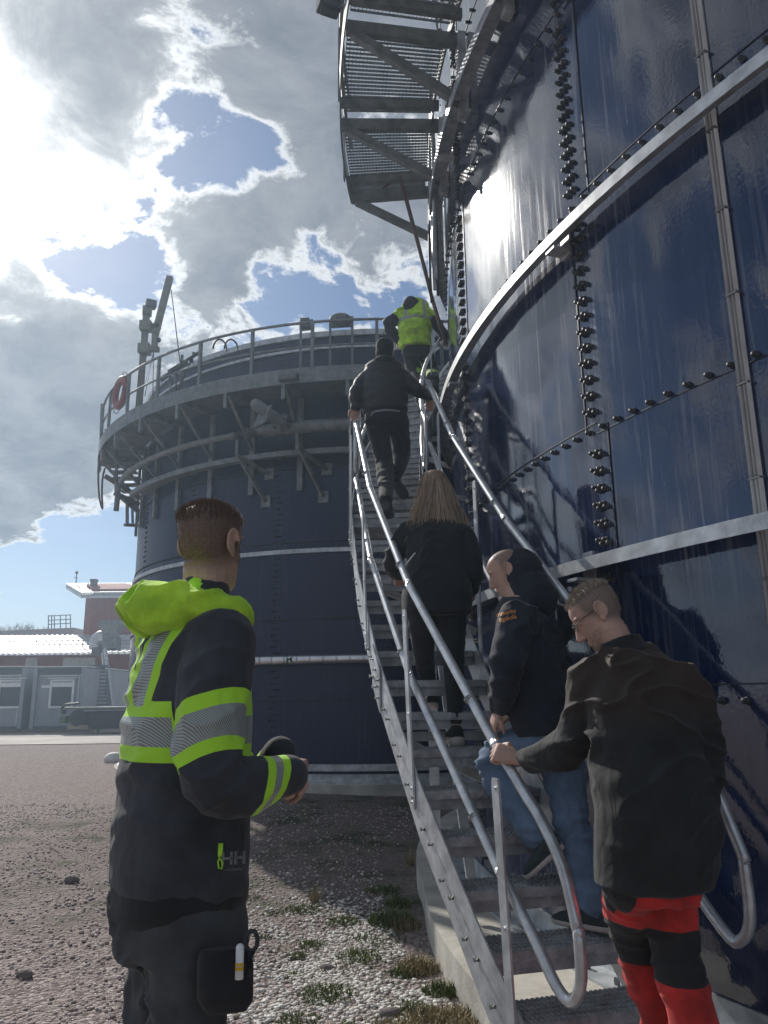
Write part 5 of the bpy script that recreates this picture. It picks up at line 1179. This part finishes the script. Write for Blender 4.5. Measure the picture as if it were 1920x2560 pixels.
# ---------------------------------------------------------------- D: woman with long hair
def person_d():
    az = radians(-8); fv = Vector((sin(az), cos(az), 0)); rv = Vector((cos(az), -sin(az), 0)); Y0 = 4.50
    fL = at(1078, 1772, Z=1.315); fR = at(1140, 1860, Z=1.135)
    rings = [(1088, 1283, Y0+.1, .075, .07), (1090, 1300, Y0+.08, .14, .09), (1091, 1322, Y0+.06, .165, .105), (1092, 1370, Y0+.02, .185, .12), (1092, 1430, Y0-.02, .180, .125), (1094, 1490, Y0-.04, .205, .15), (1094, 1535, Y0-.05, .20, .15)]
    hc = at(1086, 1228, Y=Y0+.14); ax = head_axes(radians(-14), radians(12)); hs = .94
    shl, ell, wrl = at(1012, 1330, Y=Y0+.04), at(982, 1410, Y=Y0+.12), at(1000, 1435, Y=Y0+.36); shr, elr, wrr = at(1165, 1335, Y=Y0+.04), at(1186, 1428, Y=Y0-.02), at(1165, 1478, Y=Y0+.18)
    hipc = at(1092, 1525, Y=Y0-.04); knL = at(1060, 1645, Y=Y0+.10); anL = Vector((fL.x, fL.y, 1.42)); knR = at(1135, 1665, Y=Y0-.03); anR = Vector((fR.x, fR.y+.01, 1.24))
    B = MB(); head(B, hc, ax, hs); limb(B, [hc-Vector((0, .01, .05)), at(1088, 1295, Y=Y0+.08)], [.05, .06]); torso(B, rings, fv, rv, .8)
    for p, q in (((shl, ell, wrl), 1), ((shr, elr, wrr), -1)): limb(B, p, [.042, .036, .024]); hand(B, p[2], Vector((0, .8, -.1)), Vector((0, 0, -1)), (.7, .8, .6), .9, q)
    for p in ((hipc-rv*.08, knL, anL), (hipc+rv*.08, knR, anR)): limb(B, p, [.075, .048, .034]); limb(B, [p[2], p[2]-Vector((0, 0, .06))], [.036, .036])
    o = make_body(B, 'woman with long brown-blond hair and black clothes climbing the stairs')
    JK = fabric('black_cardigan', (.009, .011, .015), bump=.008, bscale=6); M = MB(); torso(M, rings, fv, rv); limb(M, [shl+rv*.05-Vector((0, 0, .0)), shl-Vector((0, 0, .02)), ell, wrl], [.070, .066, .060, .042]); limb(M, [shr-rv*.06, shr-Vector((0, 0, .02)), elr, wrr], [.070, .066, .062, .045]); realise(M, 'cardigan', JK, .010, o, 3, .020, (6, 6, 5))
    M = MB(); torso(M, [(1094, 1500, Y0-.04, .17, .13), (1094, 1540, Y0-.04, .165, .13)], fv, rv)
    for p in ((hipc-rv*.08, knL, lerp(knL, anL, .92)), (hipc+rv*.08, knR, lerp(knR, anR, .92))): limb(M, p, [.098, .062, .044])
    realise(M, 'leggings', fabric('black_leggings', (.010, .011, .014)), .009, o, 4, .004)
    SH = mat('black_canvas', (.012, .012, .016), rough=.85); SO = bpy.data.materials['pale_sole']; d = Vector((-.1, 1, 0)).normalized()
    for b_ in (fL, fR):
        M = MB(); shoe(M, b_-d*.06, b_+d*.17, .042, .10); M.build('shoe', SH, o); M = MB(); sole(M, b_-d*.06, b_+d*.17, .046, .05); M.build('shoe_sole', SO, o)
    # hair: cap plus falling strands
    hair_cap(hc, ax, hs, .014, front=.05, low=-.09, mt=HAIRL, parent=o, vox=.006)
    rnd = random.Random(11); M = MB(); f, r, u = ax; back = -fv
    for _ in range(2400):
        a = rnd.uniform(-1.9, 1.9); st = hc+(r*sin(a)*.072-f*cos(a)*.088+u*rnd.uniform(.02, .10))*hs
        s0 = hc+(r*sin(a)*.02+u*.118)*hs; fall = rnd.uniform(.28, .52)*(1-.08*abs(a)); spread = 1.0+rnd.uniform(.3, 1.5)
        m1 = st+(r*sin(a)*.012)+back*.012; e_ = Vector((hc.x, hc.y, 0))+rv*(sin(a)*.058*spread+rnd.uniform(-.03, .03)+.03)+back*(.115+.045*cos(a)+rnd.uniform(-.01, .02)); e_.z = hc.z-fall; e_ += (rv*-.07+Vector((0, 0, .05)))*(rnd.random() < .22)*rnd.random()*1.6
        m2 = lerp(st, e_, .45)+back*.02+rv*rnd.uniform(-.02, .02); w = rnd.uniform(.0012, .003)
        m3 = lerp(m2, e_, .55)+rv*rnd.uniform(-.022, .022)+back*rnd.uniform(-.006, .014)
        P = smoothpath([s0, m1, m2, m3, e_], 4); vs = []; fs = []
        for i, p in enumerate(P):
            ww = w*(1-.7*i/len(P)); vs += [p-rv*ww, p+rv*ww+back*ww*.6]
            if i: fs.append((2*i-2, 2*i-1, 2*i+1, 2*i))
        M.add(vs, fs, True)
    M.build('hair_strands', HAIRL, o)
    M = MB(); M.bar(at(1012, 1414, Y=Y0-.16), at(1038, 1382, Y=Y0-.17), .012, .006); M.build('zip_pull', mat('silver_zip', (.6, .6, .6), rough=.4, metal=.7), o)
# ---------------------------------------------------------------- E: person in black puffer jacket
def person_e():
    fv = Vector((0, 1, 0)); rv = Vector((1, 0, 0)); Y0 = 6.35
    fL = at(966, 1285, Z=2.765); fR = at(1000, 1222, Z=3.13)
    rings = [(962, 903, Y0+.1, .10, .09), (962, 918, Y0+.08, .18, .12), (962, 938, Y0+.06, .19, .13), (962, 965, Y0+.02, .200, .145), (962, 1000, Y0, .200, .15), (963, 1030, Y0, .195, .155)]
    hc = at(962, 886, Y=Y0+.12); ax = head_axes(radians(4), radians(12)); hs = .95
    L_ = (at(914, 950, Y=Y0+.05), at(892, 985, Y=Y0-.02), at(890, 1015, Y=Y0-.05)); R_ = (at(1008, 946, Y=Y0+.05), at(1040, 973, Y=Y0), at(1072, 990, Y=Y0+.15))
    hipc = at(965, 1045, Y=Y0); legs = ((hipc-rv*.09, at(962, 1165, Y=Y0+.02), Vector((fL.x, fL.y, 2.87))), (hipc+rv*.09, at(1005, 1130, Y=Y0+.22), at(988, 1192, Y=fR.y)))
    B = MB(); head(B, hc, ax, hs); limb(B, [hc-Vector((0, 0, .05)), at(962, 915, Y=Y0+.08)], [.06, .06]); torso(B, rings, fv, rv, .8)
    for p, q in ((L_, 1), (R_, -1)): limb(B, p, [.05, .04, .028]); hand(B, p[2], Vector((0.1*-q, .5, -.6)), Vector((0, 0, -1)), (.5, .6, .5), 1., q)
    for p in legs: limb(B, p, [.075, .05, .036])
    o = make_body(B, 'person in black puffer jacket and beanie midway up the staircase', vox=.007)
    PF2 = fabric('black_puffer', (.012, .014, .018), bump=.01, bscale=9, rough=.6); M = MB(); torso(M, rings, fv, rv)
    for p in (L_, R_): limb(M, [lerp(p[0], Vector((hc.x, p[0].y, p[0].z)), .3), *p], [.085, .075, .064, .046])
    j = realise(M, 'puffer_jacket', PF2, .011, o, 3, .006); 
    for v in j.data.vertices: v.co += v.normal*.007*abs(sin((v.co.z+wloc(j).z)*34))
    M = MB(); M.loft(head_rings(hc+Vector((0, -.01, .005)), ax, 1.1)); M.ball(at(962, 905, Y=Y0+.03), (.11, .09, .06)); realise(M, 'beanie_hood', fabric('dark_knit', (.012, .014, .018)), .009, o, 3, .003)
    M = MB(); torso(M, [(963, 1020, Y0, .17, .14), (965, 1060, Y0, .165, .13)], fv, rv)
    for p in legs: limb(M, p, [.105, .078, .055])
    realise(M, 'trousers', fabric('dark_trousers', (.013, .014, .018)), .010, o, 4, .008)
    M = MB(); M.tube(smoothpath([at(927, 1040, Y=Y0-.12), at(935, 1030, Y=Y0-.15), at(965, 1025, Y=Y0-.17), at(1000, 1028, Y=Y0-.14)], 4), .008, 6); M.build('waist_cord', GREYP, o)
    M = MB(); shoe(M, fL-Vector((0, .07, 0)), fL+Vector((.02, .18, 0)), .048, .09); M.build('shoe', DARK, o)
    h_ = at(985, 1190, Y=fR.y-.02); t_ = at(1010, 1232, Y=fR.y+.05); M = MB(); shoe(M, h_, t_+(t_-h_)*.3, .048, .085, up=Vector((0, -1, .3))); M.build('shoe', DARK, o)
# ---------------------------------------------------------------- F: hi-vis worker at the top
def person_f():
    fv = Vector((.15, .99, 0)).normalized(); rv = Vector((.99, -.15, 0)).normalized(); Y0 = 8.9
    fR = at(1054, 1022, Z=4.58); fL = Vector((fR.x+.17, fR.y+.30, 4.94))
    rings = [(1038, 752, Y0+.15, .10, .10), (1038, 762, Y0+.12, .17, .12), (1037, 778, Y0+.08, .20, .14), (1037, 810, Y0+.02, .205, .155), (1038, 845, Y0-.02, .205, .16), (1040, 870, Y0-.03, .20, .155)]
    hc = at(1030, 764, Y=Y0+.30); ax = head_axes(radians(0), radians(45)); hs = .95
    L_ = (at(1005, 786, Y=Y0+.08), at(970, 812, Y=Y0+.05), at(996, 848, Y=Y0+.12)); R_ = (at(1068, 784, Y=Y0+.08), at(1093, 815, Y=Y0+.1), at(1116, 842, Y=Y0+.25))
    hipc = at(1043, 880, Y=Y0); legs = ((hipc-rv*.09, at(1040, 940, Y=Y0+.0), Vector((fR.x, fR.y, 4.70))), (hipc+rv*.09, at(1078, 925, Y=Y0+.3), Vector((fL.x, fL.y, 5.05))))
    B = MB(); head(B, hc, ax, hs); limb(B, [hc-Vector((0, .05, .03)), at(1038, 775, Y=Y0+.1)], [.06, .06]); torso(B, rings, fv, rv, .8)
    for p, q in ((L_, 1), (R_, -1)): limb(B, p, [.05, .04, .03]); hand(B, p[2], Vector((0.2*q, .5, -.5)), Vector((0, 0, -1)), (.6, .6, .5), 1., q)
    for p in legs: limb(B, p, [.075, .05, .036])
    o = make_body(B, 'worker in yellow hi-vis jacket bending forward at the stair top', vox=.007)
    z0, z1 = at(1037, 797, Y=Y0).z, at(1037, 806, Y=Y0).z; cxx = at(1037, 800, Y=Y0).x
    La, Lb, Ra, Rb = [np.array(q) for q in (L_[0], L_[1], R_[0], R_[1])]; Lc, Rc = np.array(L_[2]), np.array(R_[2])
    def dk_(c):
        t1, d1 = np_seg(c, La, Lb); t2, d2 = np_seg(c, Ra, Rb); t3, d3 = np_seg(c, Lb, Lc); t4, d4 = np_seg(c, Rb, Rc)
        a = np.where(d1 < .11, (t1-.45)*.2, -1); b_ = np.where(d2 < .11, (t2-.45)*.2, -1); e = np.where((d3 < .09) | (d4 < .09), .1, -1); return np.maximum(np.maximum(a, b_), e)
    def rf_(c): return np.maximum(np.minimum(c[:, 2]-z1, z0-c[:, 2]), np.where(c[:, 2] > z1, .022-np.abs(np.abs(c[:, 0]-cxx)-.12), -1))
    HV = band_mat('hi_vis_jacket', (.36, .60, .04), [('ref', (.30, .34, .30), .6, 0, 0), ('dk', (.014, .017, .022), .9, 0, 0)], bump=.02, bscale=9)
    M = MB(); torso(M, rings, fv, rv)
    for p in (L_, R_): limb(M, [lerp(p[0], Vector((hc.x, p[0].y, p[0].z)), .2), *p], [.10, .088, .072, .055])
    realise(M, 'hi_vis_jacket', HV, .011, o, 2, .026, (7, 7, 6), {'ref': rf_, 'dk': dk_})
    M = MB(); M.ball(at(1028, 766, Y=Y0+.02), (.115, .10, .14)); M.ball(hc, (.12, .12, .12)); realise(M, 'hood', fabric('dark_hood', (.014, .017, .022)), .010, o, 3, .006)
    zb = 4.84
    TRM = band_mat('dark_hi_vis_trousers', (.016, .019, .024), [('yel', (.36, .62, .04), .8, 0, 0)], bump=.012)
    M = MB(); torso(M, [(1042, 865, Y0, .17, .14), (1043, 895, Y0, .165, .13)], fv, rv)
    for p in legs: limb(M, p, [.11, .088, .070])
    realise(M, 'trousers', TRM, .011, o, 4, .008, (7, 7, 5), {'yel': lambda c: np.maximum(.06-np.abs(c[:, 2]-zb-.02)-np.where(c[:, 1] > Y0+.28, 1, 0), .05-np.abs(c[:, 2]-5.3)-np.where(c[:, 0] < cxx, 1, 0))})
    for b_ in (fR, fL):
        M = MB(); shoe(M, Vector((b_.x, b_.y-.08, b_.z)), Vector((b_.x+.03, b_.y+.2, b_.z)), .05, .10); M.build('shoe', DARK, o)
person_a(); person_b(); person_c(); person_d(); person_e(); person_f()

# ================================================================ GLARE VEIL: added volume standing in for lens glare
hz = MB(); hz.box((0, 45, 6.8), (190, 150, 16.4)); HM = bpy.data.materials.new('glare_veil'); HM.use_nodes = True; ht = HM.node_tree; ht.nodes.clear()
ho_ = ht.nodes.new('ShaderNodeOutputMaterial'); hv = ht.nodes.new('ShaderNodeVolumePrincipled'); hv.inputs['Density'].default_value = .0031; hv.inputs['Anisotropy'].default_value = .6; hv.inputs['Color'].default_value = (.62, .80, 1, 1)
ht.links.new(hv.outputs[0], ho_.inputs['Volume'])
hob = hz.build('glare_veil', HM); tag(hob, kind='stuff')
